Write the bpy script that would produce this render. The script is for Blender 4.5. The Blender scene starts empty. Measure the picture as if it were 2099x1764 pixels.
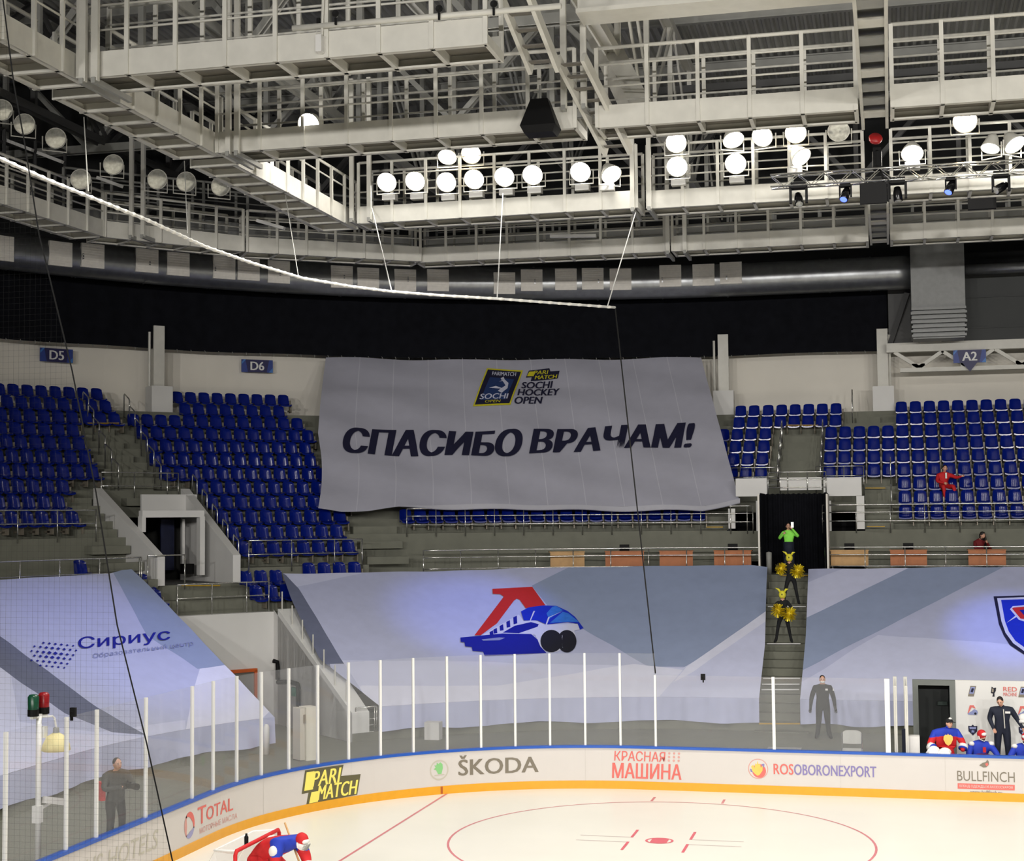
import bpy, bmesh, math, random
from mathutils import Vector, Matrix
random.seed(7)
PI = math.pi
SC = bpy.context.scene
COL = SC.collection
# ---------------------------------------------------------------- camera
IW, IH, FPX = 2099, 1764, 3157.0
CAM = Vector((4.9012, -38.8957, 6.8456))
YAW, PIT, ROL = -0.24, 0.0569, -0.0087
FD = Vector((math.sin(YAW)*math.cos(PIT), math.cos(YAW)*math.cos(PIT), math.sin(PIT)))
_r = Vector((math.cos(YAW), -math.sin(YAW), 0)); _u = _r.cross(FD)
RT = _r*math.cos(ROL)+_u*math.sin(ROL); UP = -_r*math.sin(ROL)+_u*math.cos(ROL)
cd = bpy.data.cameras.new('camera'); cd.sensor_fit = 'HORIZONTAL'; cd.sensor_width = 36; cd.lens = FPX/IW*36
cd.clip_end = 400
co = bpy.data.objects.new('camera', cd); COL.objects.link(co)
co.matrix_world = Matrix(((RT.x, UP.x, -FD.x, CAM.x), (RT.y, UP.y, -FD.y, CAM.y), (RT.z, UP.z, -FD.z, CAM.z), (0, 0, 0, 1)))
SC.camera = co
# ---------------------------------------------------------------- world, light, exposure
SC.view_settings.view_transform = 'Standard'; SC.view_settings.look = 'None'
SC.view_settings.gamma = 1.0; SC.view_settings.use_curve_mapping = False
SC.view_settings.exposure = 0.45
w = bpy.data.worlds.new('world'); SC.world = w; w.use_nodes = True
w.node_tree.nodes['Background'].inputs[0].default_value = (0.9, 0.95, 1, 1)
w.node_tree.nodes['Background'].inputs[1].default_value = 0.012
SC.cycles.use_denoising = True
SC.cycles.max_bounces = 7; SC.cycles.diffuse_bounces = 4; SC.cycles.glossy_bounces = 3
SC.cycles.transparent_max_bounces = 24; SC.cycles.transmission_bounces = 4
SC.cycles.sample_clamp_indirect = 4.0
LENS_POWER = 34.0
NEAR_POWER, OVER_POWER = 10400, 2600
def lamp(name, kind, loc, target, power, col=(1, 1, 1), **k):
    d = bpy.data.lights.new(name, kind); d.energy = power; d.color = col
    for a, b in k.items(): setattr(d, a, b)
    o = bpy.data.objects.new(name, d); COL.objects.link(o); o.location = loc
    v = Vector(target)-Vector(loc); o.rotation_euler = v.to_track_quat('-Z', 'Y').to_euler()
    return o
# spots added behind the camera, no such lamps known; they brighten the far side
for x in (-14, -4, 6, 16, 26, 36):
    lamp('added_long_throw_spot', 'SPOT', (x, -55, 13.4), (x*0.55-1.0, 6.0, 7.0), NEAR_POWER, (1.0, 0.965, 0.92), spot_size=math.radians(62), spot_blend=0.9, shadow_soft_size=0.6)
for x in (-6, 4, 15, 27, 40):  # added spots without fixtures, standing in for unseen lamps over the ice
    for y in (-7.0, -18.0):
        lamp('added_overhead_spot', 'SPOT', (x, y, 15.6), (x, y, 0), OVER_POWER, (1.0, 0.96, 0.89), spot_size=math.radians(140), spot_blend=0.8, shadow_soft_size=0.6)
for x in (-10, -5, 1, 7, 13):  # added spots, no lamps seen here; they lift the far catwalks and stands
    lamp('added_stand_spot', 'SPOT', (x, -1.9, 17.1), (x*1.15, 20, 12.0), 480, (1.0, 0.97, 0.92), spot_size=math.radians(100), spot_blend=0.9, shadow_soft_size=0.3)
# ---------------------------------------------------------------- picture-to-place helpers (a ray met with a real surface)
OX, OY = 0.0, -6.1            # centre of the bowl's round corner; straight stand to the right of it
def ray(px, py): return FD+RT*((px-IW/2)/FPX)+UP*((IH/2-py)/FPX)
def AY(px, py, Y): v = ray(px, py); return CAM+v*((Y-CAM.y)/v.y)
def AZ(px, py, Z): v = ray(px, py); return CAM+v*((Z-CAM.z)/v.z)
def AX(px, py, X): v = ray(px, py); return CAM+v*((X-CAM.x)/v.x)
def RS(P):                     # place -> (distance from the bowl's centre line, position along it)
    x, y = P[0]-OX, P[1]-OY
    if x >= 0: return y, x
    if y >= 0: return math.hypot(x, y), -math.degrees(math.atan2(-x, y))
    return -x, -(90-y/0.3)
def PT(s, R, z):               # s >= 0: metres along the straight side; s < 0: degrees round the corner
    if s >= 0: return Vector((OX+s, OY+R, z))
    a = -s
    if a <= 90: a = math.radians(a); return Vector((OX-R*math.sin(a), OY+R*math.cos(a), z))
    return Vector((OX-R, OY-(a-90)*0.3, z))
def OUT(s):
    if s >= 0: return Vector((0, 1, 0))
    a = math.radians(min(-s, 90)); return Vector((-math.sin(a), math.cos(a), 0))
def ROT(s): return 0.0 if s >= 0 else math.radians(min(-s, 90))
def march(px, py, g):
    v = ray(px, py); t = 30.0; dt = 0.5; last = None
    while t < 120:
        if g(CAM+v*t): break
        t += dt
    a, b = t-dt, t
    for _ in range(22):
        m = (a+b)/2
        if g(CAM+v*m): b = m
        else: a = m
    return CAM+v*b
def AR(px, py, R): return march(px, py, lambda P: RS(P)[0] > R)
def AC(px, py, z0, R0, sl):
    def g(P):
        R = RS(P)[0]; return R > R0-1.5 and P.z < z0+sl*(R-R0)
    return march(px, py, g)
def PX(P):
    v = Vector(P)-CAM; z = v.dot(FD); return IW/2+FPX*v.dot(RT)/z, IH/2-FPX*v.dot(UP)/z
# ---------------------------------------------------------------- materials
def lin(c): c /= 255.0; return c/12.92 if c <= 0.04045 else ((c+0.055)/1.055)**2.4
MATS = {}
def mat(name, rgb, rough=0.6, metal=0.0, var=0.06, scale=6.0, bump=0.0, spec=0.5, emit=0.0, alpha=1.0):
    if name in MATS: return MATS[name]
    m = bpy.data.materials.new(name); m.use_nodes = True; nt = m.node_tree; b = nt.nodes['Principled BSDF']
    c = [lin(x) for x in rgb]
    b.inputs['Roughness'].default_value = rough; b.inputs['Metallic'].default_value = metal
    b.inputs['Specular IOR Level'].default_value = spec
    b.inputs['Base Color'].default_value = (*c, 1)
    if var > 0 or bump > 0:
        tc = nt.nodes.new('ShaderNodeTexCoord'); n = nt.nodes.new('ShaderNodeTexNoise')
        n.inputs['Scale'].default_value = scale; n.inputs['Detail'].default_value = 4
        nt.links.new(tc.outputs['Object'], n.inputs['Vector'])
        if var > 0:
            r = nt.nodes.new('ShaderNodeValToRGB')
            r.color_ramp.elements[0].position = 0.3; r.color_ramp.elements[1].position = 0.7
            r.color_ramp.elements[0].color = (*[x*(1-var) for x in c], 1); r.color_ramp.elements[1].color = (*[min(1, x*(1+var)) for x in c], 1)
            nt.links.new(n.outputs['Fac'], r.inputs['Fac']); nt.links.new(r.outputs['Color'], b.inputs['Base Color'])
        if bump > 0:
            bp = nt.nodes.new('ShaderNodeBump'); bp.inputs['Strength'].default_value = bump; bp.inputs['Distance'].default_value = 0.03
            nt.links.new(n.outputs['Fac'], bp.inputs['Height']); nt.links.new(bp.outputs['Normal'], b.inputs['Normal'])
    if emit > 0:
        b.inputs['Emission Color'].default_value = (*c, 1); b.inputs['Emission Strength'].default_value = emit
    MATS[name] = m; return m
def glass_mat(name, tint, clear, haze, gloss=0.06):
    m = bpy.data.materials.new(name); m.use_nodes = True; nt = m.node_tree; nt.nodes.clear()
    out = nt.nodes.new('ShaderNodeOutputMaterial'); tr = nt.nodes.new('ShaderNodeBsdfTransparent'); df = nt.nodes.new('ShaderNodeBsdfDiffuse')
    gl = nt.nodes.new('ShaderNodeBsdfGlossy'); gl.inputs['Roughness'].default_value = 0.02
    tr.inputs[0].default_value = (clear, clear, clear*1.01, 1); df.inputs[0].default_value = (*tint, 1)
    m1 = nt.nodes.new('ShaderNodeMixShader'); m1.inputs[0].default_value = haze
    m2 = nt.nodes.new('ShaderNodeMixShader'); lw = nt.nodes.new('ShaderNodeLayerWeight'); lw.inputs[0].default_value = 0.5
    pw = nt.nodes.new('ShaderNodeMath'); pw.operation = 'POWER'; pw.inputs[1].default_value = 4.0; nt.links.new(lw.outputs['Facing'], pw.inputs[0])
    fr = nt.nodes.new('ShaderNodeMath'); fr.operation = 'MULTIPLY_ADD'; fr.inputs[1].default_value = 0.22; fr.inputs[2].default_value = gloss*0.3; nt.links.new(pw.outputs[0], fr.inputs[0])
    nt.links.new(tr.outputs[0], m1.inputs[1]); nt.links.new(df.outputs[0], m1.inputs[2])
    nt.links.new(fr.outputs[0], m2.inputs[0]); nt.links.new(m1.outputs[0], m2.inputs[1]); nt.links.new(gl.outputs[0], m2.inputs[2])
    nt.links.new(m2.outputs[0], out.inputs[0]); MATS[name] = m; return m
M = lambda n: MATS[n]
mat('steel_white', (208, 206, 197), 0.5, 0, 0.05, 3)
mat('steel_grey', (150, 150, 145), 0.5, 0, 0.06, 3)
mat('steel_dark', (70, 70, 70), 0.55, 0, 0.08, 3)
mat('deck_plate', (112, 108, 100), 0.6, 0, 0.08, 5)
mat('chrome', (205, 205, 200), 0.22, 0.9, 0.02)
mat('concrete', (116, 117, 105), 0.8, 0, 0.08, 2.5, 0.1)
mat('concrete_dark', (84, 85, 77), 0.85, 0, 0.08, 2.5)
mat('wall_paint', (228, 223, 212), 0.75, 0, 0.04, 0.6)
mat('wall_white', (218, 217, 214), 0.6, 0, 0.03, 1)
mat('wall_dark', (38, 39, 40), 0.8, 0, 0.1, 1)
mat('panel_grey', (62, 64, 64), 0.7, 0, 0.06, 1)
mat('drape_black', (18, 19, 24), 0.9, 0, 0.2, 3, 0, 0.1)
mat('black', (9, 9, 10), 0.6, 0, 0.1, spec=0.2)
mat('black_gloss', (12, 12, 14), 0.25, 0, 0)
mat('duct_metal', (150, 152, 154), 0.34, 0.85, 0.12, 4)
mat('grille_grey', (226, 222, 214), 0.7, 0, 0.05, 8)
mat('roof_deck', (176, 176, 172), 0.6, 0.1, 0.1, 1)
mat('seat_blue', (4, 26, 118), 0.17, 0, 0.06, 5)
mat('bracket_beige', (140, 132, 118), 0.5, 0.2, 0.05)
mat('yellow_paint', (190, 150, 30), 0.6, 0, 0.1)
mat('white_paint', (225, 225, 222), 0.5, 0, 0.02)
mat('board_white', (202, 197, 193), 0.4, 0, 0.012, 1.2)
mat('cap_blue', (24, 82, 176), 0.35, 0, 0.03)
mat('kick_yellow', (222, 158, 34), 0.4, 0, 0.03)
mat('ice', (230, 227, 216), 0.32, 0, 0.02, 0.5, 0, 0.35)
mat('line_red', (206, 120, 126), 0.4, 0, 0.08, 4)
mat('line_dot', (214, 98, 110), 0.4, 0, 0.05, 4)
mat('line_faint', (206, 190, 186), 0.4, 0, 0.05, 4)
mat('skin', (214, 164, 138), 0.55, 0, 0.03, 20)
mat('hair_dark', (30, 22, 18), 0.6, 0, 0.2, 30)
mat('cloth_black', (20, 21, 24), 0.85, 0, 0.15, 12)
mat('cloth_navy', (22, 28, 46), 0.8, 0, 0.1, 12)
mat('cloth_grey', (52, 54, 52), 0.85, 0, 0.1, 12)
mat('cloth_red', (200, 28, 34), 0.75, 0, 0.06, 10)
mat('cloth_blue', (28, 56, 176), 0.75, 0, 0.06, 10)
mat('cloth_white', (228, 226, 222), 0.75, 0, 0.03, 10)
mat('hi_vis', (150, 245, 90), 0.7, 0, 0.04, 10)
mat('gold', (232, 208, 40), 0.35, 0.3, 0.15, 20)
mat('wood_tan', (196, 154, 100), 0.55, 0, 0.08, 5)
mat('wood_orange', (182, 110, 62), 0.55, 0, 0.08, 5)
glass_mat('rink_glass', (0.8, 0.82, 0.85), 0.95, 0.055)
glass_mat('clear_glass', (0.7, 0.75, 0.75), 0.85, 0.05)
mat('lens_lit', (255, 250, 240), 0.3, 0, 0, emit=LENS_POWER)
mat('lens_lit_warm', (255, 232, 190), 0.3, 0, 0, emit=LENS_POWER)
mat('lens_off', (190, 190, 182), 0.12, 0.4, 0.25, 9)
mat('lamp_glow', (255, 250, 240), 0.4, 0, 0, emit=2.0)
# ---------------------------------------------------------------- mesh builder and object helpers
class MB:
    def __init__(self): self.v = []; self.f = []; self.m = []
    def add(self, vs, fs, mi=0):
        o = len(self.v); self.v += [Vector(p) for p in vs]; self.f += [tuple(o+i for i in f) for f in fs]; self.m += [mi]*len(fs); return self
    def box(self, c, s, mi=0, rz=0.0, mx=None):
        c = Vector(c); h = Vector(s)/2; R3 = mx if mx is not None else Matrix.Rotation(rz, 3, 'Z')
        vs = [c+R3 @ Vector((x*h.x, y*h.y, z*h.z)) for z in (-1, 1) for y in (-1, 1) for x in (-1, 1)]
        return self.add(vs, [(0, 2, 3, 1), (4, 5, 7, 6), (0, 1, 5, 4), (2, 6, 7, 3), (0, 4, 6, 2), (1, 3, 7, 5)], mi)
    def beam(self, a, b, wd, ht, mi=0, up=(0, 0, 1)):
        a, b = Vector(a), Vector(b); d = (b-a)
        if d.length < 1e-6: return self
        d.normalize(); u = Vector(up); s = d.cross(u)
        if s.length < 1e-4: s = d.cross(Vector((0, 1, 0)))
        s.normalize(); u = s.cross(d)
        vs = [p+s*x*wd/2+u*y*ht/2 for p in (a, b) for x, y in ((-1, -1), (1, -1), (1, 1), (-1, 1))]
        return self.add(vs, [(0, 1, 2, 3), (7, 6, 5, 4), (0, 4, 5, 1), (1, 5, 6, 2), (2, 6, 7, 3), (3, 7, 4, 0)], mi)
    def tube(self, pts, r, n=6, mi=0, caps=True, radii=None):
        pts = [Vector(p) for p in pts]; rings = []; prev = None
        for i, p in enumerate(pts):
            d = (pts[min(i+1, len(pts)-1)]-pts[max(i-1, 0)]).normalized()
            if prev is None:
                a = Vector((0, 0, 1)) if abs(d.z) < 0.9 else Vector((1, 0, 0)); s = d.cross(a).normalized()
            else: s = (prev-d*prev.dot(d)).normalized()
            prev = s; t = d.cross(s); rr = radii[i] if radii else r
            rings.append([p+(s*math.cos(2*PI*k/n)+t*math.sin(2*PI*k/n))*rr for k in range(n)])
        vs = [q for g in rings for q in g]; fs = []
        for i in range(len(pts)-1):
            for k in range(n): fs.append((i*n+k, i*n+(k+1) % n, (i+1)*n+(k+1) % n, (i+1)*n+k))
        if caps: fs += [tuple(range(n-1, -1, -1)), tuple((len(pts)-1)*n+k for k in range(n))]
        return self.add(vs, fs, mi)
    def lathe(self, prof, org, axis=(0, 0, 1), n=16, mi=0, sx=1.0):
        a = Vector(axis).normalized(); s = a.cross(Vector((0, 0, 1)) if abs(a.z) < 0.9 else Vector((1, 0, 0))).normalized(); t = a.cross(s)
        org = Vector(org); vs = [org+a*h+(s*math.cos(2*PI*k/n)*sx+t*math.sin(2*PI*k/n))*r for r, h in prof for k in range(n)]
        fs = [(i*n+k, i*n+(k+1) % n, (i+1)*n+(k+1) % n, (i+1)*n+k) for i in range(len(prof)-1) for k in range(n)]
        return self.add(vs, fs, mi)
    def grid(self, fn, nu, nv, mi=0, mfn=None):
        o = len(self.v)
        self.v += [Vector(fn(i/nu, j/nv)) for j in range(nv+1) for i in range(nu+1)]
        for j in range(nv):
            for i in range(nu):
                self.f.append((o+j*(nu+1)+i, o+j*(nu+1)+i+1, o+(j+1)*(nu+1)+i+1, o+(j+1)*(nu+1)+i))
                self.m.append(mfn((i+.5)/nu, (j+.5)/nv) if mfn else mi)
        return self
    def ball(self, c, r, n=10, mi=0, mx=None):
        c = Vector(c); r = Vector(r) if hasattr(r, '__len__') else Vector((r, r, r)); vs = []; fs = []
        nr = max(4, n//2+1)
        for j in range(nr+1):
            th = PI*j/nr
            for k in range(n):
                p = Vector((math.sin(th)*math.cos(2*PI*k/n)*r.x, math.sin(th)*math.sin(2*PI*k/n)*r.y, math.cos(th)*r.z))
                vs.append(c+(mx @ p if mx is not None else p))
        for j in range(nr):
            for k in range(n): fs.append((j*n+k, (j+1)*n+k, (j+1)*n+(k+1) % n, j*n+(k+1) % n))
        return self.add(vs, fs, mi)
    def bounds(self):
        xs = [p.x for p in self.v]; ys = [p.y for p in self.v]; zs = [p.z for p in self.v]
        return Vector((min(xs), min(ys), min(zs))), Vector((max(xs), max(ys), max(zs)))
def aslist(m): return [M(x) if isinstance(x, str) else x for x in (m if isinstance(m, (list, tuple)) else [m])]
def mesh_obj(name, mb, mats, origin, smooth=False):
    me = bpy.data.meshes.new(name); origin = Vector(origin)
    me.from_pydata([p-origin for p in mb.v], [], mb.f)
    for m in aslist(mats): me.materials.append(m)
    if len(me.materials) > 1: me.polygons.foreach_set('material_index', mb.m)
    if smooth: me.polygons.foreach_set('use_smooth', [True]*len(me.polygons))
    me.validate(); me.update()
    o = bpy.data.objects.new(name, me); COL.objects.link(o); o.location = origin
    return o
def WL(o):
    p = Vector(o.location)
    while o.parent is not None: o = o.parent; p += Vector(o.location)
    return p
def part(name, mb, mats, root, smooth=False, label=None, stuff=False):
    o = mesh_obj(name, mb, mats, WL(root), smooth); o.parent = root; o.location = (0, 0, 0)
    if label: o['label'] = label
    if stuff: o['kind'] = 'stuff'
    return o
def tag(o, label=None, cat=None, group=None, kind=None):
    if label: o['label'] = label
    if cat: o['category'] = cat
    if group: o['group'] = group
    if kind: o['kind'] = kind
    return o
def thing(name, label, cat, loc, group=None):
    o = bpy.data.objects.new(name, None); COL.objects.link(o); o.location = loc; o.empty_display_size = 0.2
    return tag(o, label, cat, group)
def solo(name, mb, mats, label, cat, group=None, kind=None, smooth=False):
    a, b = mb.bounds(); o = mesh_obj(name, mb, mats, ((a.x+b.x)/2, (a.y+b.y)/2, a.z), smooth)
    return tag(o, label, cat, group, kind)
def struct(name, mb, mats, label=None, smooth=False):
    a, b = mb.bounds(); o = mesh_obj(name, mb, mats, ((a.x+b.x)/2, (a.y+b.y)/2, a.z), smooth); o['kind'] = 'structure'
    if label: o['label'] = label
    return o
def copy_tree(o, loc=None, rz=None, label=None, parent=None):
    c = o.copy(); COL.objects.link(c)
    if parent is not None: c.parent = parent
    if loc is not None: c.location = loc
    if rz is not None: c.rotation_euler = (0, 0, rz)
    if label: c['label'] = label
    for ch in KIDS.get(o.name, ()): copy_tree(ch, parent=c)
    return c
KIDS = {}
def learn(o):                 # remembers an object's children once, so copying needs no search
    KIDS[o.name] = list(o.children)
    for ch in o.children: learn(ch)
# text as filled flat triangles: list of 2-D points and faces, left edge at x = 0, capital height about 0.73 * size
def text2d(s, size=1.0, shear=0.0, bold=0.0, sx=1.0):
    cu = bpy.data.curves.new('lettering', 'FONT'); cu.body = s; cu.size = size; cu.shear = shear; cu.offset = bold; cu.resolution_u = 3
    o = bpy.data.objects.new('lettering', cu); COL.objects.link(o)
    dg = bpy.context.evaluated_depsgraph_get(); me = o.evaluated_get(dg).to_mesh()
    vs = [(v.co.x, v.co.y) for v in me.vertices]; fs = [tuple(p.vertices) for p in me.polygons]
    o.evaluated_get(dg).to_mesh_clear(); bpy.data.objects.remove(o); bpy.data.curves.remove(cu)
    if not vs: return [], [], 0, 0
    x0 = min(v[0] for v in vs); y0 = min(v[1] for v in vs); vs = [((x-x0)*sx, y-y0) for x, y in vs]
    return vs, fs, max(v[0] for v in vs), max(v[1] for v in vs)
def fit_text(mb, s, x0, y0, x1, y1, fn, mi=0, shear=0.0, bold=0.0, sub=0.0, heavy=0.0):
    if bold > .008: heavy = bold*1.6
    bold = 0.0     # text stretched into a box, then laid on a surface by fn(x, y)
    vs, fs, wd, ht = text2d(s, 1.0, shear, bold)
    if not vs: return
    vs = [(x0+x/wd*(x1-x0), y0+y/ht*(y1-y0)) for x, y in vs]
    if sub > 0:
        bm = bmesh.new(); bv = [bm.verts.new((x, y, 0)) for x, y in vs]
        for f in fs:
            try: bm.faces.new([bv[i] for i in f])
            except ValueError: pass
        for _ in range(6):
            e = [e for e in bm.edges if e.calc_length() > sub]
            if not e: break
            bmesh.ops.subdivide_edges(bm, edges=e, cuts=1); bmesh.ops.triangulate(bm, faces=bm.faces[:])
        bm.verts.index_update(); vs = [(v.co.x, v.co.y) for v in bm.verts]; fs = [tuple(v.index for v in f.verts) for f in bm.faces]; bm.free()
    d = heavy*(x1-x0)/max(1, len(s))
    for q, k in enumerate((0,) if heavy == 0 else (-1, 1, -.33, .33)):
        ps = [fn(x+k*d, y) for x, y in vs]; mb.add([p+(CAM-p).normalized()*(.0013*q) for p in ps], fs, mi)
def poly_fill(pts, sub=0.0):
    bm = bmesh.new(); bv = [bm.verts.new((x, y, 0)) for x, y in pts]; f = bm.faces.new(bv); f.normal_update(); bmesh.ops.triangulate(bm, faces=[f])
    for _ in range(7):
        e = [e for e in bm.edges if e.calc_length() > sub] if sub > 0 else []
        if not e: break
        bmesh.ops.subdivide_edges(bm, edges=e, cuts=1); bmesh.ops.triangulate(bm, faces=bm.faces[:])
    bm.verts.index_update(); vs = [(v.co.x, v.co.y) for v in bm.verts]; fs = [tuple(v.index for v in f.verts) for f in bm.faces]; bm.free()
    return vs, fs
def inside(x, y, poly):
    c = False; j = len(poly)-1
    for i in range(len(poly)):
        xi, yi = poly[i]; xj, yj = poly[j]
        if (yi > y) != (yj > y) and x < (xj-xi)*(y-yi)/(yj-yi)+xi: c = not c
        j = i
    return c
def interp(pts, u):           # polyline of (x, y), u in 0..1 by x-order index length
    L = [0]
    for a, b in zip(pts, pts[1:]): L.append(L[-1]+math.hypot(b[0]-a[0], b[1]-a[1]))
    d = u*L[-1]
    for i in range(len(pts)-1):
        if d <= L[i+1] or i == len(pts)-2:
            t = (d-L[i])/(L[i+1]-L[i]) if L[i+1] > L[i] else 0; a, b = pts[i], pts[i+1]
            return a[0]+(b[0]-a[0])*t, a[1]+(b[1]-a[1])*t
ORD = ['first', 'second', 'third', 'fourth', 'fifth', 'sixth', 'seventh', 'eighth', 'ninth', 'tenth', 'eleventh', 'twelfth', 'thirteenth', 'fourteenth', 'fifteenth', 'sixteenth', 'seventeenth', 'eighteenth', 'nineteenth', 'twentieth']
ORD += ['twenty-'+x for x in ORD[:9]]+['thirtieth']+['thirty-'+x for x in ORD[:9]]+['fortieth']+['forty-'+x for x in ORD[:9]]
# ================================================================ ICE, BOARDS, GLASS
RXL, RXR, RYN, RRAD = -9.3, 50.7, -26.0, 8.0
def BP(t):                     # rink outline; t = x on the far side, running left round the corner to the end boards; returns point and inward normal
    cx, cy = RXL+RRAD, -RRAD
    if t >= cx:
        if t <= RXR-RRAD: return Vector((t, 0, 0)), Vector((0, -1, 0))
    d = cx-t; q = RRAD*PI/2; a = d/RRAD
    if d <= q: return Vector((cx-RRAD*math.sin(a), cy+RRAD*math.cos(a), 0)), Vector((math.sin(a), -math.cos(a), 0))
    d -= q; L = -RYN-2*RRAD
    if d <= L: return Vector((RXL, cy-d, 0)), Vector((1, 0, 0))
    d -= L; a = d/RRAD; cy2 = RYN+RRAD
    if d <= q: return Vector((cx-RRAD*math.cos(a), cy2-RRAD*math.sin(a), 0)), Vector((math.cos(a), math.sin(a), 0))
    d -= q; return Vector((cx+d, RYN, 0)), Vector((0, 1, 0))
def TPX(px, z=1.08):           # board position seen at a column of the picture
    a, b = -24.0, 12.0
    for _ in range(50):
        m = (a+b)/2; p, _n = BP(m)
        if PX((p.x, p.y, z))[0] < px: a = m
        else: b = m
    return (a+b)/2
TS = [42.0, 36.0, 29.0, 22.0, 14.0]
t = 14.0
while t > -1.3: t = max(t-1.0, -1.3); TS.append(t)
while t > -13.9: t -= 0.35; TS.append(t)
TS += [-13.866-1*i for i in range(1, 11)]
while TS[-1] > -36.5: TS.append(TS[-1]-0.6)
TS += [TS[-1]-3*i for i in range(1, 17)]
def on_board(t, z, off): p, n = BP(t); return Vector((p.x+n.x*off, p.y+n.y*off, z))
def strip(mb, ts, prof, mi=0):  # profile of (offset into the rink, z) swept along the outline
    k = len(prof); vs = []
    for t in ts: vs += [on_board(t, z, o) for o, z in prof]
    fs = [(i*k+j, i*k+j+1, (i+1)*k+j+1, (i+1)*k+j) for i in range(len(ts)-1) for j in range(k-1)]
    mb.add(vs, fs, mi)
# ice with its painted markings
mb = MB(); out = [BP(t)[0] for t in TS]
vs = [Vector((20, -13, 0))]+[Vector((p.x, p.y, 0)) for p in out]+[Vector((42.0, 0, 0))]
mb.add(vs, [(0, i, i+1) for i in range(1, len(vs)-1)], 0)
DOTC = Vector((0, -6.05, 0))
def ring(mb, c, r0, r1, z, mi, a0=0, a1=2*PI, n=96):
    vs = []
    for i in range(n+1):
        a = a0+(a1-a0)*i/n; vs += [(c.x+r0*math.cos(a), c.y+r0*math.sin(a), z), (c.x+r1*math.cos(a), c.y+r1*math.sin(a), z)]
    mb.add(vs, [(2*i, 2*i+1, 2*i+3, 2*i+2) for i in range(n)], mi)
def rect(mb, x0, y0, x1, y1, z, mi): mb.add([(x0, y0, z), (x1, y0, z), (x1, y1, z), (x0, y1, z)], [(0, 1, 2, 3)], mi)
for c in (DOTC, Vector((0, -19.95, 0))):
    ring(mb, c, 4.45, 4.5, 0.003, 1)
    ring(mb, c, 0.25, 0.3, 0.004, 2, n=40)
    vs = []
    for i in range(24):
        a = 2*PI*i/24; x = 0.25*math.cos(a); vs.append((c.x+max(-.18, min(.18, x)), c.y+0.25*math.sin(a), 0.004))
    mb.add(vs, [tuple(range(24))], 2)
    for sx in (-1, 1):
        for sy in (-1, 1):
            xa, xb = sorted((c.x+sx*0.6, c.x+sx*1.75)); ya = c.y+sy*0.225
            rect(mb, xa, min(ya, ya+sy*.05), xb, max(ya, ya+sy*.05), 0.003, 3)
            xa, xb = sorted((c.x+sx*0.6, c.x+sx*0.66)); ya, yb = sorted((c.y+sy*0.225, c.y+sy*1.05)); rect(mb, xa, ya, xb, yb, 0.004, 2)
            xx = c.x+sx*0.85; ya, yb = sorted((c.y+sy*4.5, c.y+sy*5.05)); rect(mb, xx-.03, ya, xx+.03, yb, 0.003, 1)
rect(mb, -6.03, -24.6, -5.97, -1.52, 0.003, 1)
struct('floor_ice', mb, ['ice', 'line_red', 'line_dot', 'line_faint'], 'bright white ice sheet with thin red faceoff markings')
# boards
boards = thing('rink_boards', 'white rink boards with blue cap rail, yellow kick strip and sponsor lettering', 'rink boards', (0, 0.1, 0))
mb = MB(); strip(mb, TS, [(0, 0.2), (0, 1.02), (-.09, 1.02), (-.09, 0.0)]); bpan = part('board_panel', mb, 'board_white', boards)
mb = MB(); strip(mb, TS, [(-.12, 1.02), (.03, 1.02), (.03, 1.08), (-.12, 1.08), (-.12, 1.02)]); part('cap_rail', mb, 'cap_blue', boards, label='blue cap rail')
mb = MB(); strip(mb, TS, [(-.02, 0.0), (.015, 0.0), (.015, 0.2), (-.02, 0.2)]); part('kick_strip', mb, 'kick_yellow', boards, label='yellow kick strip')
mb = MB()
for px in (1200, 1723, 1938, 540, 720): 
    t = TPX(px, .5); mb.add([on_board(t-.004, .2, .004), on_board(t+.004, .2, .004), on_board(t+.004, 1.02, .004), on_board(t-.004, 1.02, .004)], [(0, 1, 2, 3)])
part('panel_seam', mb, mat('seam_grey', (190, 186, 180), .6), bpan)
mb = MB()
for px in (905,): t = TPX(px, .1); mb.add([on_board(t-.03, .01, .017), on_board(t+.03, .01, .017), on_board(t+.03, .19, .017), on_board(t-.03, .19, .017)], [(0, 1, 2, 3)])
part('goal_line_mark', mb, mat('mark_brown', (170, 84, 20), .5), boards)
def bmap(t0): return lambda x, y: on_board(t0+x, y, .006)
def bmap2(t0, off): return lambda x, y: on_board(t0+x, y, off)
def btext(name, s, px0, px1, z0, z1, m, shear=0.0, bold=0.012, off=.006):
    t0, t1 = TPX(px0, (z0+z1)/2), TPX(px1, (z0+z1)/2); b = MB()
    fit_text(b, s, 0, z0, t1-t0, z1, bmap2(t0, off), 0, shear, bold); return part(name, b, m, bpan)
def bpoly(name, pts, m, off=.006):  # polygon drawn in picture columns and heights on the board
    b = MB(); q = [(TPX(x, z), z) for x, z in pts]; vs, fs = poly_fill(q, .3); b.add([on_board(x, y, off) for x, y in vs], fs); return part(name, b, m, bpan)
def bdisc(name, px, z, r0, r1, m, off=.006, n=36):
    t0 = TPX(px, z); b = MB(); vs = []
    for i in range(n+1):
        a = 2*PI*i/n; vs += [on_board(t0+r0*math.cos(a), z+r0*math.sin(a), off), on_board(t0+r1*math.cos(a), z+r1*math.sin(a), off)]
    b.add(vs, [(2*i, 2*i+1, 2*i+3, 2*i+2) for i in range(n)]); return part(name, b, m, bpan)
mat('ad_grey', (120, 112, 98), .5, 0, .02); mat('ad_lightgrey', (186, 182, 168), .5, 0, .02); mat('ad_green', (128, 190, 122), .5, 0, .04)
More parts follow.
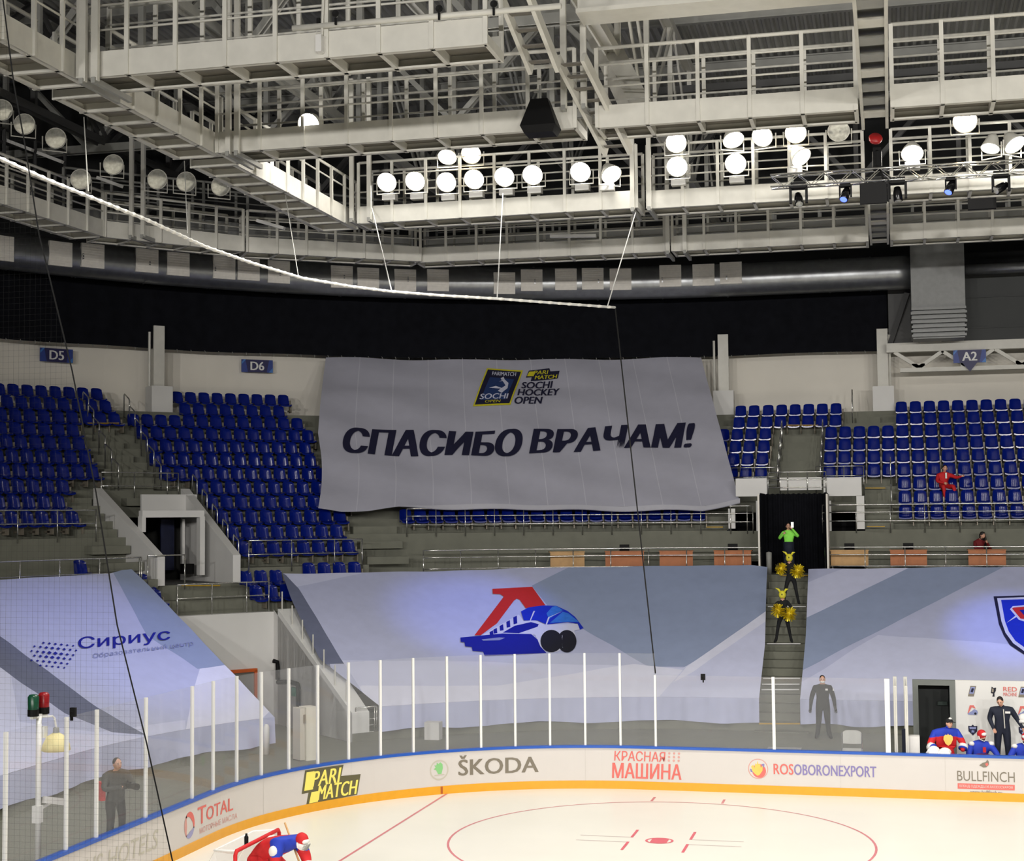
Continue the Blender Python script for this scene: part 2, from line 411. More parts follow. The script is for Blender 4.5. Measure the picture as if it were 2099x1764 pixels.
mat('ad_yellow', (244, 228, 110), .5, 0, .02); mat('ad_dark', (92, 88, 62), .5, 0, .02); mat('ad_red', (214, 104, 96), .5, 0, .03)
mat('ad_rose', (206, 150, 142), .5, 0, .03); mat('ad_violet', (128, 118, 172), .5, 0, .03); mat('ad_purple', (150, 150, 190), .5, 0, .03); mat('ad_gold', (240, 190, 90), .5, 0, .05)
btext('sponsor_lettering', 'ŠKODA', 940, 1103, .42, .92, 'ad_grey', bold=.02)
bdisc('sponsor_emblem', 900, .60, .215, .25, 'ad_lightgrey')
t0 = TPX(900, .6)
mb = MB(); vs, fs = poly_fill([(-.03, -.12), (.06, -.12), (.1, .02), (.09, .12), (.03, .17), (-.02, .13), (-.06, .17), (-.07, .1), (-.13, .1), (-.09, .04), (-.15, .01), (-.08, -.02)]); mb.add([on_board(t0+x, .62+y, .006) for x, y in vs], fs)
part('sponsor_emblem', mb, 'ad_green', bpan)
mb = MB(); mb.add([on_board(t0+x, .62+y, .006) for x, y in ((-.14, -.16), (.15, -.15), (.13, -.125), (-.11, -.135))], [(0, 1, 2, 3)]); part('sponsor_emblem', mb, 'ad_lightgrey', bpan)
bpoly('sponsor_shape', [(627, .74), (708, .96), (701, .71), (739, .66), (731, .26), (628, .10), (636, .40), (617, .40)] if False else [(625, .99), (704, .98), (699, .72), (739, .70), (732, .22), (627, .16), (632, .46), (618, .46)], 'ad_dark')
bpoly('sponsor_shape', [(628, .94), (644, .94), (641, .52), (623, .52)], 'ad_yellow', .009); bpoly('sponsor_shape', [(638, .46), (654, .46), (651, .21), (633, .21)], 'ad_yellow', .009)
btext('sponsor_lettering', 'PARI', 639, 699, .58, .93, 'ad_yellow', .25, .03, .009); btext('sponsor_lettering', 'MATCH', 650, 733, .24, .58, 'ad_yellow', .25, .03, .009)
btext('sponsor_lettering', 'КРАСНАЯ', 1259, 1364, .70, .95, 'ad_red', .08, .012); btext('sponsor_lettering', 'МАШИНА', 1255, 1396, .27, .65, 'ad_red', .05, .02)
mb = MB()
for i in range(3):
    for j in range(3):
        t = TPX(1371+i*10+j*.5, .8); mb.add([on_board(t+.03*math.cos(a*PI/4), .74+j*.09+.03*math.sin(a*PI/4), .006) for a in range(8)], [tuple(range(8))])
part('sponsor_shape', mb, 'ad_rose', bpan)
bdisc('sponsor_emblem', 1554, .60, .0, .245, 'ad_rose'); bdisc('sponsor_emblem', 1554, .60, .0, .225, 'board_white', .008)
bdisc('sponsor_emblem', 1556, .55, .0, .17, 'ad_red', .009)
t0 = TPX(1553, .6); mb = MB(); vs, fs = poly_fill([(-.16, .06), (-.1, .1), (-.08, .02), (-.05, .14), (-.02, .1), (0, .2), (.03, .1), (.06, .14), (.08, .03), (.13, .09), (.12, -.04), (.05, -.14), (0, -.17), (-.06, -.13), (-.13, -.06)]); mb.add([on_board(t0+x, .6+y, .0105) for x, y in vs], fs); part('sponsor_emblem', mb, 'ad_gold', bpan)
mb = MB(); vs, fs = poly_fill([(-.19, .0), (-.12, -.02), (-.1, -.09), (-.17, -.08)]); mb.add([on_board(t0+x, .6+y, .010) for x, y in vs], fs); vs, fs = poly_fill([(.1, .12), (.17, .13), (.16, .04), (.11, .05)]); mb.add([on_board(t0+x, .6+y, .010) for x, y in vs], fs); part('sponsor_emblem', mb, 'ad_violet', bpan)
btext('sponsor_lettering', 'ROS', 1586, 1626, .48, .74, 'ad_red', 0, .02); btext('sponsor_lettering', 'OBORONEXPORT', 1628, 1796, .48, .74, 'ad_violet', 0, .02)
btext('sponsor_lettering', 'BULLFINCH', 1962, 2080, .46, .70, 'ad_grey', 0, .004)
bpoly('sponsor_shape', [(1963, .40), (2080, .40), (2080, .27), (1963, .27)], 'ad_red'); btext('sponsor_lettering', 'БРЕНД ОДЕЖДЫ И АКСЕССУАРОВ', 1967, 2076, .30, .37, 'board_white', 0, 0, .009)
btext('sponsor_lettering', 'www.bullfinch.ru', 1989, 2054, .17, .25, 'ad_grey', .2)
bpoly('sponsor_emblem', [(2007, .84), (2014, .90), (2020, .92), (2024, .98), (2027, .93), (2027, .86), (2022, .80), (2016, .79)], 'ad_grey'); bpoly('sponsor_emblem', [(2019, .88), (2024, .91), (2026, .86), (2022, .82)], 'ad_red', .009)
btext('sponsor_lettering', 'T', 405, 422, .50, .86, 'ad_red', 0, .012); btext('sponsor_lettering', 'OTAL', 423, 477, .51, .79, 'ad_red', 0, .02); btext('sponsor_lettering', 'МОТОРНЫЕ МАСЛА', 409, 486, .30, .42, 'ad_rose', 0, 0)
t0 = TPX(388, .6)
for nm, a0, a1, m in (('a', -.4, 2.4, 'ad_red'), ('b', 2.2, 4.1, 'ad_rose'), ('c', 4.0, 6.0, 'ad_purple')):
    mb = MB(); vs = []
    for i in range(17):
        a = a0+(a1-a0)*i/16; wv = .06*math.sin(PI*i/16)+.02; vs += [on_board(t0+.24*math.cos(a), .58+.27*math.sin(a), .006), on_board(t0+(.24-wv*1.6)*math.cos(a), .58+(.27-wv*1.6)*math.sin(a), .006)]
    mb.add(vs, [(2*i, 2*i+1, 2*i+3, 2*i+2) for i in range(16)]); part('sponsor_emblem', mb, m, bpan)
btext('sponsor_lettering', 'BRIDGE RESORT & SIRIUS HOTELS'[-13:], 120, 324, .42, .78, 'ad_lightgrey', .15, 0)
# glass panels: each a pane with the white post at its left
ST = [(15, 3.4), (140, 3.4), (202, 3.4), (303, 3.4), (398, 3.4), (441, 3.4), (489, 3.4), (539, 3.4), (595, 3.4), (654, 3.4), (717, 3.4), (782, 3.4), (849, 3.4), (918, 3.4), (987, 3.4), (1057, 3.4), (1128, 3.4), (1200, 3.4), (1272, 3.4), (1344, 2.86), (1587, 2.86), (1821, 2.86)]
tg = [TPX(px) for px, _ in ST]
names = ['glass panel at the left edge of the picture behind the goal-light pole', 'glass panel behind the goal-light pole and dome lamp', 'glass panel in front of the crouching photographer', 'glass panel right of the crouching photographer',
 'glass panel above the red and blue emblem on the boards', 'glass panel above the red oil-sponsor lettering', 'glass panel in front of the left fabric cover corner', 'glass panel in front of the grey tunnel opening, by the cover corner', 'glass panel in front of the black pipes in the tunnel',
 'glass panel in front of the white cabinet and sloping wall end', 'glass panel above the right half of the yellow logo on the boards', 'glass panel first right of the yellow logo', 'glass panel left of the green emblem on the boards', 'glass panel directly above the green emblem', 'glass panel above the first grey letters on the boards',
 'glass panel above the last grey letters on the boards', 'glass panel just right of the grey lettering', 'glass panel left of the red two-line lettering', 'glass panel above the red two-line lettering, ending the tall glass', 'low wide glass panel beside the black puck-shaped clamp', 'low wide glass panel in front of the standing guard']
for i in range(len(ST)-1):
    z1 = ST[i][1]; a, b = tg[i], tg[i+1]; p, n = BP(a)
    th = thing('rink_glass', 'clear rink '+names[i], 'glass panel', (p.x-n.x*.05, p.y-n.y*.05, 1.08), 'clear panels standing on the rink boards')
    k = max(1, int(abs(b-a)/.4)); mb = MB(); ts = [a+(b-a)*j/k for j in range(k+1)]
    strip(mb, ts, [(-.056, 1.081), (-.044, 1.081), (-.044, z1), (-.056, z1), (-.056, 1.081)]); part('pane', mb, 'rink_glass', th)
    wd = .075 if ST[i][0] in (1587, 1821) else .055; mb = MB(); p, n = BP(a); tg_ = Vector((-n.y, n.x, 0))
    mb.box((p.x-n.x*.05, p.y-n.y*.05, (1.081+z1)/2), (wd, .06, z1-1.081), rz=math.atan2(tg_.y, tg_.x)); part('post', mb, 'white_paint', th)
p, n = BP(tg[-1]); mb = MB(); mb.box((p.x, p.y+.05, 1.97), (.12, .08, 1.78)); solo('glass_end_post', mb, 'white_paint', 'thick white end post of the rink glass left of the player bench', 'post')
P = AY(1441, 1387, .02); mb = MB(); mb.box(P, (.11, .07, .15)); mb.lathe([(.0, -.06), (.045, -.05), (.045, .01), (0, .02)], P+Vector((0, -.03, 0)), (0, -1, 0), 12); mb.box(P+Vector((0, .04, -.09)), (.03, .05, .1)); solo('clamp_camera', mb, 'black', 'small black camera clamped on top of the low glass', 'camera')
t = TPX(150, 3.4); p, n = BP(t); P = Vector((p.x, p.y, 3.47)); mb = MB(); mb.box(P, (.1, .07, .16)); mb.lathe([(.0, -.06), (.04, -.05), (.04, .01), (0, .02)], P, (1, 0, 0), 12); mb.box(P+Vector((-.03, 0, -.1)), (.05, .03, .1)); solo('clamp_camera', mb, 'black', 'small black camera clamped on the tall corner glass right of the dome lamp', 'camera')
# ================================================================ FLOOR AND BOWL
mb = MB(); tsf = [t for t in TS]
vs = []
for t in tsf:
    p, n = BP(t); vs += [(p.x-n.x*.09, p.y-n.y*.09, .5), (p.x-n.x*30, p.y-n.y*30, .5)]
mb.add(vs, [(2*i, 2*i+1, 2*i+3, 2*i+2) for i in range(len(tsf)-1)]); struct('floor', mb, 'concrete')
LZ = lambda j: .75+.456*j
LR = lambda j: 13.7+.75*j
UZ = lambda i: 6.35+.51*i
UR = lambda i: 22.1+.82*i
def srange(a, b): # sample positions along the bowl between a and b
    out = [a]; x = a
    while x < b-1e-6:
        st = 2.5 if x < -1e-6 else 1.5
        nx = min(x+st, b)
        if x < 0 < nx: nx = 0.0
        if x < -90 < nx: nx = -90.0
        out.append(nx); x = nx
    return out
def ringstrip(mb, ss, prof, mi=0):  # profile (R, z) swept along the bowl
    k = len(prof); vs = []
    for s in ss: vs += [PT(s, R, z) for R, z in prof]
    mb.add(vs, [(i*k+j, (i+1)*k+j, (i+1)*k+j+1, i*k+j+1) for i in range(len(ss)-1) for j in range(k-1)], mi)
def endcap(mb, s, prof, zb, mi=0):
    for (R0, z0), (R1, z1) in zip(prof, prof[1:]):
        if abs(R1-R0) > 1e-6: mb.add([PT(s, R0, zb), PT(s, R1, zb), PT(s, R1, z1), PT(s, R0, z0)], [(0, 1, 2, 3)], mi)
def tier_prof(R, Z, i0, i1, zb):
    pr = [(R(i0), zb)]
    for i in range(i0, i1): pr += [(R(i), Z(i)), (R(i+1), Z(i))]
    return pr
# lower tier: rows 0..8, walkway at z 4.85 behind
lower_top = 4.85
mb = MB()
for a, b, j0 in ((-125, -60.5, 0), (-60.5, -47.8, 7), (-47.8, 14, 0)):
    pr = tier_prof(LR, LZ, j0, 9, .5 if j0 == 0 else 3.6)+[(LR(9), lower_top), (22.6, lower_top)]
    ringstrip(mb, srange(a, b), pr)
struct('floor_lower_tier', mb, 'concrete')
# upper tier with the two vomitories left open
mb = MB()
VL0, VL1 = -57.0, -49.4        # corner vomitory
VR0, VR1 = -1.9, 4.05          # vomitory above the centre stairs (metres; -1.9 is degrees)
def upper(a, b, i0, zb=4.85): ringstrip(mb, srange(a, b), tier_prof(UR, UZ, i0, 10, zb)+[(32.2, UZ(9))])
upper(-125, VL0, 0); upper(VL0, VL1, 3, UZ(3)-.9); upper(VL1, -36.4, -2); upper(-36.4, VR0, 0); upper(VR0, VR1, 3, UZ(3)-.9); upper(VR1, 14, 0)
struct('floor_upper_tier', mb, 'concrete')
# back walls
mb = MB(); ringstrip(mb, srange(-125, 4.9), [(31.3, UZ(9)), (31.3, 14.2), (31.0, 14.2)]); ringstrip(mb, srange(4.9, 14), [(31.3, UZ(9)), (31.3, 14.4)]); struct('wall_back', mb, 'wall_paint')
mb = MB(); ringstrip(mb, srange(-125, 14), [(31.0, 14.2), (33.5, 14.2), (33.5, 26)]); struct('wall_back_upper', mb, 'wall_dark')
# vomitory shafts
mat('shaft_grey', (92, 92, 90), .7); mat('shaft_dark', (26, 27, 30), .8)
def shaft(name, s0, s1, R0, R1, z0, z1, m, back='shaft_dark'):
    mb = MB(); ss = srange(s0, s1)
    for s in (s0, s1): mb.add([PT(s, R0, z0), PT(s, R1, z0), PT(s, R1, z1), PT(s, R0+3.0, z1), PT(s, R0, z0+.3)], [(0, 1, 2, 3, 4)], 0)
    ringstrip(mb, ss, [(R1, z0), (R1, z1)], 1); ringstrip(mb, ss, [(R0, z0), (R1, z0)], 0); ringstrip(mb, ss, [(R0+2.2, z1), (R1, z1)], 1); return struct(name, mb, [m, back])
shaft('wall_corner_entrance', VL0, VL1, 20.6, 29.5, 4.86, UZ(3)-.9, 'shaft_grey'); shaft('wall_centre_entrance', VR0, VR1, 22.0, 28, 4.86, UZ(3)-.9, 'shaft_grey')
# ================================================================ TUNNEL IN THE LOWER CORNER
mb = MB()
for s in (-60.5, -47.8):
    n = 16
    for k in range(n):
        Ra, Rb = 13.9+5.0*k/n, 13.9+5.0*(k+1)/n; za, zb = 1.25+.56*(Ra-13.9), 1.25+.56*(Rb-13.9)
        mb.add([PT(s, Ra, .5), PT(s, Rb, .5), PT(s, Rb, zb), PT(s, Ra, za)], [(0, 1, 2, 3)])
ringstrip(mb, srange(-60.5, -47.8), [(18.9, .5), (18.9, 3.98), (19.3, 3.98)]); struct('wall_tunnel', mb, 'wall_white')
mb = MB(); da = -2.3
vs = []
n = 20
for k in range(n+1):
    R = 13.7+4.9*k/n; z = 1.27+.56*(R-13.7); vs += [PT(-47.8, R, z), PT(-47.8-da, R, z), PT(-47.8, R, z+.06), PT(-47.8-da, R, z+.06), PT(-47.8-da, R, .5), PT(-47.8, R, .5)]
fs = []
for k in range(n):
    o, q = 6*k, 6*(k+1); fs += [(o+2, q+2, q+3, o+3), (o, q, q+2, o+2), (o+1, o+3, q+3, q+1), (o+4, o+1, q+1, q+4), (o, o+5, q+5, q)]
fs += [(5, 0, 2, 3, 1, 4)]
mb.add(vs, fs); struct('wall_tunnel_right', mb, 'white_paint', 'white sloping parapet wall beside the tunnel')
# ================================================================ DRAPES, DUCT, COLUMNS, SIGNS
def curve_drape(name, s0, s1, R, z0, z1, m, label, cat, amp=.05, per=.5, bot=0.0):
    mb = MB(); ss = []
    x = s0
    while x < s1:
        ss.append(x); x += (.12/ R*57.3 if x < 0 else .12)
    ss.append(s1); k = 4; vs = []; L = 0; prev = None
    for s in ss:
        p = PT(s, R, 0); L += (p-prev).length if prev is not None else 0; prev = p
        off = amp*math.sin(L/per*2*PI)+amp*.5*math.sin(L/per*2.3)
        for j in range(k+1):
            f = j/k; vs.append(PT(s, R-off*(1-f*.4), z1+(z0-z1)*f+(bot*math.sin(L*.9)*f)))
    fs = [(i*(k+1)+j, (i+1)*(k+1)+j, (i+1)*(k+1)+j+1, i*(k+1)+j+1) for i in range(len(ss)-1) for j in range(k)]
    mb.add(vs, fs); a, b = mb.bounds(); o = mesh_obj(name, mb, m, ((a.x+b.x)/2, (a.y+b.y)/2, a.z), True); return tag(o, label, cat)
o = curve_drape('black_curtain', -80, 4.95, 30.2, 13.40, 15.75, 'drape_black', 'long black curtain hanging above the upper seats and below the round duct', 'curtain', .03, .9, .02)
mb = MB(); x = -78.0
while x < 4.9:
    p = PT(x, 30.13, 13.41); mb.tube([p, p+Vector((.03, 0, -.05)), p+Vector((.02, 0, -.1))], .012, 4); x += 1.05 if x < 0 else .55
part_root = thing('curtain_ties', 'row of small white ties along the black curtain bottom edge', 'ties', PT(0, 30.13, 13.3)); part('tie', mb, 'steel_grey', part_root, stuff=True)
# round duct with its square outlet grilles
duct = thing('air_duct', 'long round silver duct with square grilles above the black curtain', 'air duct', PT(0, 28.6, 15.5))
def duct_pts(s0, s1): return [PT(s, 28.6, 16.25) for s in srange(s0, s1)]
mb = MB(); DR = .66
for a, b in ((-85, 5.95),):
    ss = srange(a, b); sub = []
    for q0, q1 in zip(ss, ss[1:]): sub += [q0, (q0+q1)/2]
    sub.append(ss[-1]); mb.tube([PT(s, 28.6, 16.25) for s in sub], DR, 20)
dpipe = part('duct_pipe', mb, 'duct_metal', duct, True)
x = -70.0
while x < 5.9:
    mb = MB(); p = PT(x, 28.6, 16.25); q = PT(x+.1, 28.6, 16.25); d = (q-p).normalized(); mb.tube([p-d*.03, p+d*.03], DR+.025, 20, caps=False); x += 5.2 if x < 0 else 1.55; part('duct_seam_ring', mb, 'duct_metal', dpipe, True)
for px, py in ((5, 508), (125, 520), (191, 524), (302, 534), (366, 541), (460, 548), (510, 551), (572, 557), (701, 567), (755, 571), (831, 574), (898, 574), (1034, 580), (1090, 574), (1160, 572), (1215, 571), (1272, 572), (1374, 565), (1442, 563), (1498, 559)):
    P = AR(px, py, 27.93); s = RS(P)[1]; o_ = OUT(s); mb = MB(); rz = ROT(s); c = PT(s, 27.98, P.z)
    mb.box(c, (.86, .1, .86), 0, rz)
    for k in range(9): mb.box(c-o_*.055+Vector((0, 0, -.36+.09*k)), (.78, .02, .035), 0, rz)
    part('grille', mb, 'grille_grey', dpipe)
duct2 = thing('air_duct', 'square vertical duct with ribbed lower louvre at the right end of the round duct', 'air duct', PT(6.85, 27.9, 13.5))
mb = MB(); mb.box(PT(6.85, 28.2, 15.7), (1.98, 1.2, 3.1)); part('duct_box', mb, mat('duct_flat', (120, 121, 120), .5, .5, .06), duct2)
mb = MB()
for k in range(7): mb.box(PT(6.85, 27.95, 13.62+.17*k), (2.0+.05*(k % 2), 1.3+.1*(k % 2), .09))
mb.box(PT(6.85, 28.1, 14.1), (1.9, 1.1, 1.15)); part('louvre', mb, 'duct_flat', duct2)
mb = MB(); mb.tube([PT(7.9, 28.3, 16.2), PT(14, 28.3, 16.2)], .2, 12); solo('silver_pipe', mb, 'duct_metal', 'silver pipe running right from the square vertical duct', 'pipe', smooth=True)
mb = MB(); mb.box(PT(10.6, 29.6, 15.0), (7.2, .1, 2.9)); 
for k in (14.1, 15.3): mb.box(PT(10.6, 29.52, k), (7.2, .06, .06))
solo('dark_panel', mb, 'panel_grey', 'dark grey wall panel right of the square duct', 'panel')
mb = MB(); mb.box(PT(5.6, 30.1, 15.0), (1.2, .1, 3.0)); mb.beam(PT(5.05, 29.9, 13.6), PT(5.75, 29.7, 15.6), .12, .2); solo('drape_end_bracket', mb, 'steel_dark', 'slanted bracket at the right end of the black curtain', 'bracket')
# columns with padded boxes
for s, lab in ((-46.9, 'under the curtain between the D5 and D6 signs'), (-3.0, 'right of the big grey banner'), (4.74, 'left of the roof truss with the A2 sign')):
    c = thing('column', 'white steel column with square box at its foot, '+lab, 'column', PT(s, 30.0, UZ(9)), 'columns behind the upper seats'); rz = ROT(s)
    mb = MB(); mb.box(PT(s, 30.0, 12.9), (.42, .1, 2.7), 0, rz); mb.box(PT(s, 30.25, 12.9), (.08, .5, 2.7), 0, rz); mb.box(PT(s, 30.5, 12.9), (.42, .1, 2.7), 0, rz); part('shaft', mb, 'steel_white', c)
    mb = MB(); mb.box(PT(s, 29.95, 11.42), (.82, .7, 1.02), 0, rz); part('base_box', mb, 'wall_white', c)
    mb = MB(); mb.tube([PT(s-.7 if s < 0 else s+.28, 30.0, 11.8), PT(s-.7 if s < 0 else s+.28, 30.0, 14.0)], .05, 6); part('pipe', mb, 'steel_white', c)
# roof truss over A2
t = thing('roof_truss', 'white steel truss with crossed diagonals behind the A2 sign', 'truss', PT(9.5, 29.6, 12.4)); mb = MB()
mb.box(PT(9.6, 29.6, 13.42), (9.4, .3, .36)); mb.box(PT(9.9, 29.6, 12.52), (9.0, .3, .16)); part('chord', mb, 'steel_white', t); mb = MB()
for k, x in enumerate((5.2, 6.1, 7.0, 8.0, 9.0, 10.0, 11.0)): mb.beam(PT(x, 29.6, 13.25 if k % 2 == 0 else 12.6), PT(x+.95, 29.6, 12.6 if k % 2 == 0 else 13.25), .14, .14)
part('diagonal', mb, 'steel_white', t); mb = MB()
for x in (6.1, 7.95, 10): mb.box(PT(x, 29.55, 12.62), (.5, .04, .3))
part('gusset_plate', mb, 'steel_white', t)
# block signs
mat('sign_blue', (46, 66, 140), .5, 0, .05); mat('sign_violet', (36, 34, 84), .5, 0, .05); mat('sign_cyan', (64, 120, 190), .5, 0, .05)
def sign(txt, px0, py0, px1, py1, R, label, arrow=False):
    a, b = AR(px0, py0, R), AR(px1, py1, R); sa, sb = RS(a)[1], RS(b)[1]; z0, z1 = min(a.z, b.z), max(a.z, b.z); sm = (sa+sb)/2; c = PT(sm, R, (z0+z1)/2); o_ = OUT(sm); rz = ROT(sm); wd = (PT(sa, R, 0)-PT(sb, R, 0)).length; h = .5
    g = thing('block_sign', label, 'sign', c-Vector((0, 0, h/2)), 'block signs on the back wall'); mb = MB(); mb.box(c, (wd, .05, h), 0, rz); g = part('plate', mb, 'sign_blue', g)
    ax = Vector((math.cos(rz), math.sin(rz), 0)); f = lambda x, y, k=.03: c-o_*k+ax*x+Vector((0, 0, y)); mb = MB()
    mb.add([f(-wd*.3, -h/2), f(wd*.3, -h/2), f(wd*.38, h/2), f(-wd*.38, h/2)], [(0, 1, 2, 3)])
    if arrow: mb.add([f(-.28, -h/2), f(0, -h/2-.35), f(.28, -h/2)], [(0, 1, 2)])
    part('dark_field', mb, 'sign_violet', g); mb = MB(); mb.add([f(-wd*.5, h*.1, .032), f(-wd*.36, h*.5, .032), f(-wd*.42, h*.5, .032), f(-wd*.5, h*.3, .032)], [(0, 1, 2, 3)]); mb.add([f(wd*.5, -h*.1, .032), f(wd*.36, -h*.5, .032), f(wd*.5, -h*.5, .032)], [(0, 1, 2)]); part('bright_corner', mb, 'sign_cyan', g)
    mb = MB(); fit_text(mb, txt, -.27, -.17, .27, .17, lambda x, y: f(x, y, .036), 0, 0, .03); part('lettering', mb, 'white_paint', g)
sign('D5', 82, 728, 149, 728, 30.9, 'small blue sign reading D5 on the pale back wall'); sign('D6', 495, 750, 559, 750, 30.9, 'small blue sign reading D6 on the pale back wall'); sign('A2', 1954, 730, 2021, 730, 29.3, 'small blue arrow sign reading A2 on the white truss', True)
# ================================================================ FABRIC COVERS AND BANNER
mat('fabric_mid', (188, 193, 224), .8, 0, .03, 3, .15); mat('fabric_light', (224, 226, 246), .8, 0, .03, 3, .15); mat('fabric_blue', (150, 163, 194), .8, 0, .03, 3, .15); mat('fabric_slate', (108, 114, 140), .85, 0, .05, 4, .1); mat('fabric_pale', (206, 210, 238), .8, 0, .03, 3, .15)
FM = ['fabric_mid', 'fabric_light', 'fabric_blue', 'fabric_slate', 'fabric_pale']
TZ, TR, TSL = 1.45, 13.7, .6
def cover(label, top, left, right, sL, sR, polys, hem_mi, nu, nv, hemz, wav):
    # a cover lying over the seat rows: outline ends on the real slope, then a hem falling over the front rail
    mb = MB(); fold = [PT(sL+(sR-sL)*i/40, TR, TZ) for i in range(41)] if (sL < 0) == (sR < 0) else None
    if fold is None:
        LL = -sL*PI/180*TR; tot = LL+sR
        fold = [PT((x-LL)/TR*57.2958 if x < LL else x-LL, TR, TZ) for x in [tot*i/40 for i in range(41)]]
    fpx = [PX(p) for p in fold]; left = left[:-1]+[fpx[0]]; right = right[:-1]+[fpx[-1]]
    def S(u, v):
        a = interp(top, u); b = interp(fpx, u); l = interp(left, v); r = interp(right, v)
        l0 = (top[0][0]+(fpx[0][0]-top[0][0])*v, top[0][1]+(fpx[0][1]-top[0][1])*v); r0 = (top[-1][0]+(fpx[-1][0]-top[-1][0])*v, top[-1][1]+(fpx[-1][1]-top[-1][1])*v)
        return (a[0]+(b[0]-a[0])*v+(l[0]-l0[0])*(1-u)+(r[0]-r0[0])*u, a[1]+(b[1]-a[1])*v+(l[1]-l0[1])*(1-u)+(r[1]-r0[1])*u)
    bm = bmesh.new(); bv = [bm.verts.new((*S(i/nu, j/nv), 0)) for j in range(nv+1) for i in range(nu+1)]
    for j in range(nv):
        for i in range(nu): k = j*(nu+1)+i; bm.faces.new((bv[k], bv[k+1], bv[k+nu+2], bv[k+nu+1]))
    for mi, pl in polys:          # the printed shapes' outlines are cut into the cloth so that each face is one colour
        for p, q in zip(pl, pl[1:]+pl[:1]):
            n_ = Vector((q[1]-p[1], p[0]-q[0], 0))
            if n_.length > 1 and max(p[0], q[0]) > -30 and min(p[0], q[0]) < 2130 and max(p[1], q[1]) > 1168: bmesh.ops.bisect_plane(bm, geom=bm.verts[:]+bm.edges[:]+bm.faces[:], dist=.2, plane_co=(p[0], p[1], 0), plane_no=n_)
    bm.verts.index_update(); o0 = len(mb.v)
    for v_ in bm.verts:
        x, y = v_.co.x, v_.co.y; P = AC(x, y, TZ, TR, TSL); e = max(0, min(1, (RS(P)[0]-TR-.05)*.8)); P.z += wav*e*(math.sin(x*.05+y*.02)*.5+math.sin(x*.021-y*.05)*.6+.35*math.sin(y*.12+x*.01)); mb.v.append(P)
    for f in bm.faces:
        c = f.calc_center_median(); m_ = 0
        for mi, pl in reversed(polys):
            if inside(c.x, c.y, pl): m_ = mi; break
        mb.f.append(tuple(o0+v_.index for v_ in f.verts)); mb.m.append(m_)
    bm.free()
    def H(u, v):
        i = u*40; k = min(int(i), 39); p = fold[k].lerp(fold[k+1], i-k); s = RS(p)[1]; o_ = OUT(s)
        return p-o_*(.02+.05*v+.05*v*math.sin(u*37)+.03*math.sin(u*71)*v)+Vector((0, 0, -(TZ-hemz)*v+.04*math.sin(u*19)*v))
    mb.grid(H, 80, 6, hem_mi)
    a, b = mb.bounds(); o = mesh_obj('seat_cover', mb, FM, ((a.x+b.x)/2, (a.y+b.y)/2, a.z), True); return tag(o, label, 'fabric cover', 'large printed covers over the lower seats')
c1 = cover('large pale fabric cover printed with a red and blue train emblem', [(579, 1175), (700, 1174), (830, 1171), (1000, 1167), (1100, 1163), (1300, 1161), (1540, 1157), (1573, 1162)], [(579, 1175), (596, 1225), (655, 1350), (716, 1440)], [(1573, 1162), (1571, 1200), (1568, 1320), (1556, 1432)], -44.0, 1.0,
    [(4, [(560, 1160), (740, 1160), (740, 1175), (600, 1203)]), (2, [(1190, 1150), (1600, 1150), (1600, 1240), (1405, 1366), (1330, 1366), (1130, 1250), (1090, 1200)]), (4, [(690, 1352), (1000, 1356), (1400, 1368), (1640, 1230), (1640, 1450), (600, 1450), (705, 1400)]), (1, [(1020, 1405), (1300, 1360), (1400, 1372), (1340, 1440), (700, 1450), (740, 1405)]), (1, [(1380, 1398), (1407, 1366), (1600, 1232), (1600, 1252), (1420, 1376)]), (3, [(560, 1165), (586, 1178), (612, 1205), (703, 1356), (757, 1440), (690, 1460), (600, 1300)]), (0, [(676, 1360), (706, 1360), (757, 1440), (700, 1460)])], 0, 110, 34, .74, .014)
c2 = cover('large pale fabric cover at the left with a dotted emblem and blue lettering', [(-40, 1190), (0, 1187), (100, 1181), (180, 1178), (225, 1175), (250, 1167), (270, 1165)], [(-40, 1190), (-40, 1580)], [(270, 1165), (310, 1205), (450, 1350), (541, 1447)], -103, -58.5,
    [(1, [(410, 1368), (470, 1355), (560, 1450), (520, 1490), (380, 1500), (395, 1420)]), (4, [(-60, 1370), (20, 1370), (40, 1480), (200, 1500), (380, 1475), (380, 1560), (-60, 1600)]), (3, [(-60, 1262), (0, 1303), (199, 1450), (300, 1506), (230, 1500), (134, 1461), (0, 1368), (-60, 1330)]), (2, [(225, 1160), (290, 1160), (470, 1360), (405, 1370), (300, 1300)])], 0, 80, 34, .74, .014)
c3 = cover('large pale fabric cover at the right printed with a blue shield emblem', [(1657, 1166), (1900, 1163), (2140, 1161)], [(1657, 1166), (1652, 1300), (1645, 1440)], [(2140, 1161), (2140, 1440)], 2.2, 9.6,
    [(4, [(1640, 1272), (1870, 1160), (1742, 1160), (1640, 1200)]), (2, [(1640, 1375), (2060, 1160), (1870, 1160), (1640, 1272)]), (4, [(1640, 1400), (1800, 1300), (2200, 1330), (2200, 1460), (1640, 1460)])], 0, 70, 34, .72, .014)
BZ, BR, BSL = 7.5, 22.3, .76
NR = lambda s, sl: (Vector((0, 0, 1))-OUT(s)*sl).normalized()
def on_cover(off): 
    def f(x, y):
        P = AC(x, y, TZ, TR, TSL); return P+NR(RS(P)[1], TSL)*off
    return f
def decal(name, pts, m, root, fn, sub=14):
    vs, fs = poly_fill(pts, sub); mb = MB(); mb.add([fn(x, y) for x, y in vs], fs); return part(name, mb, m, root)
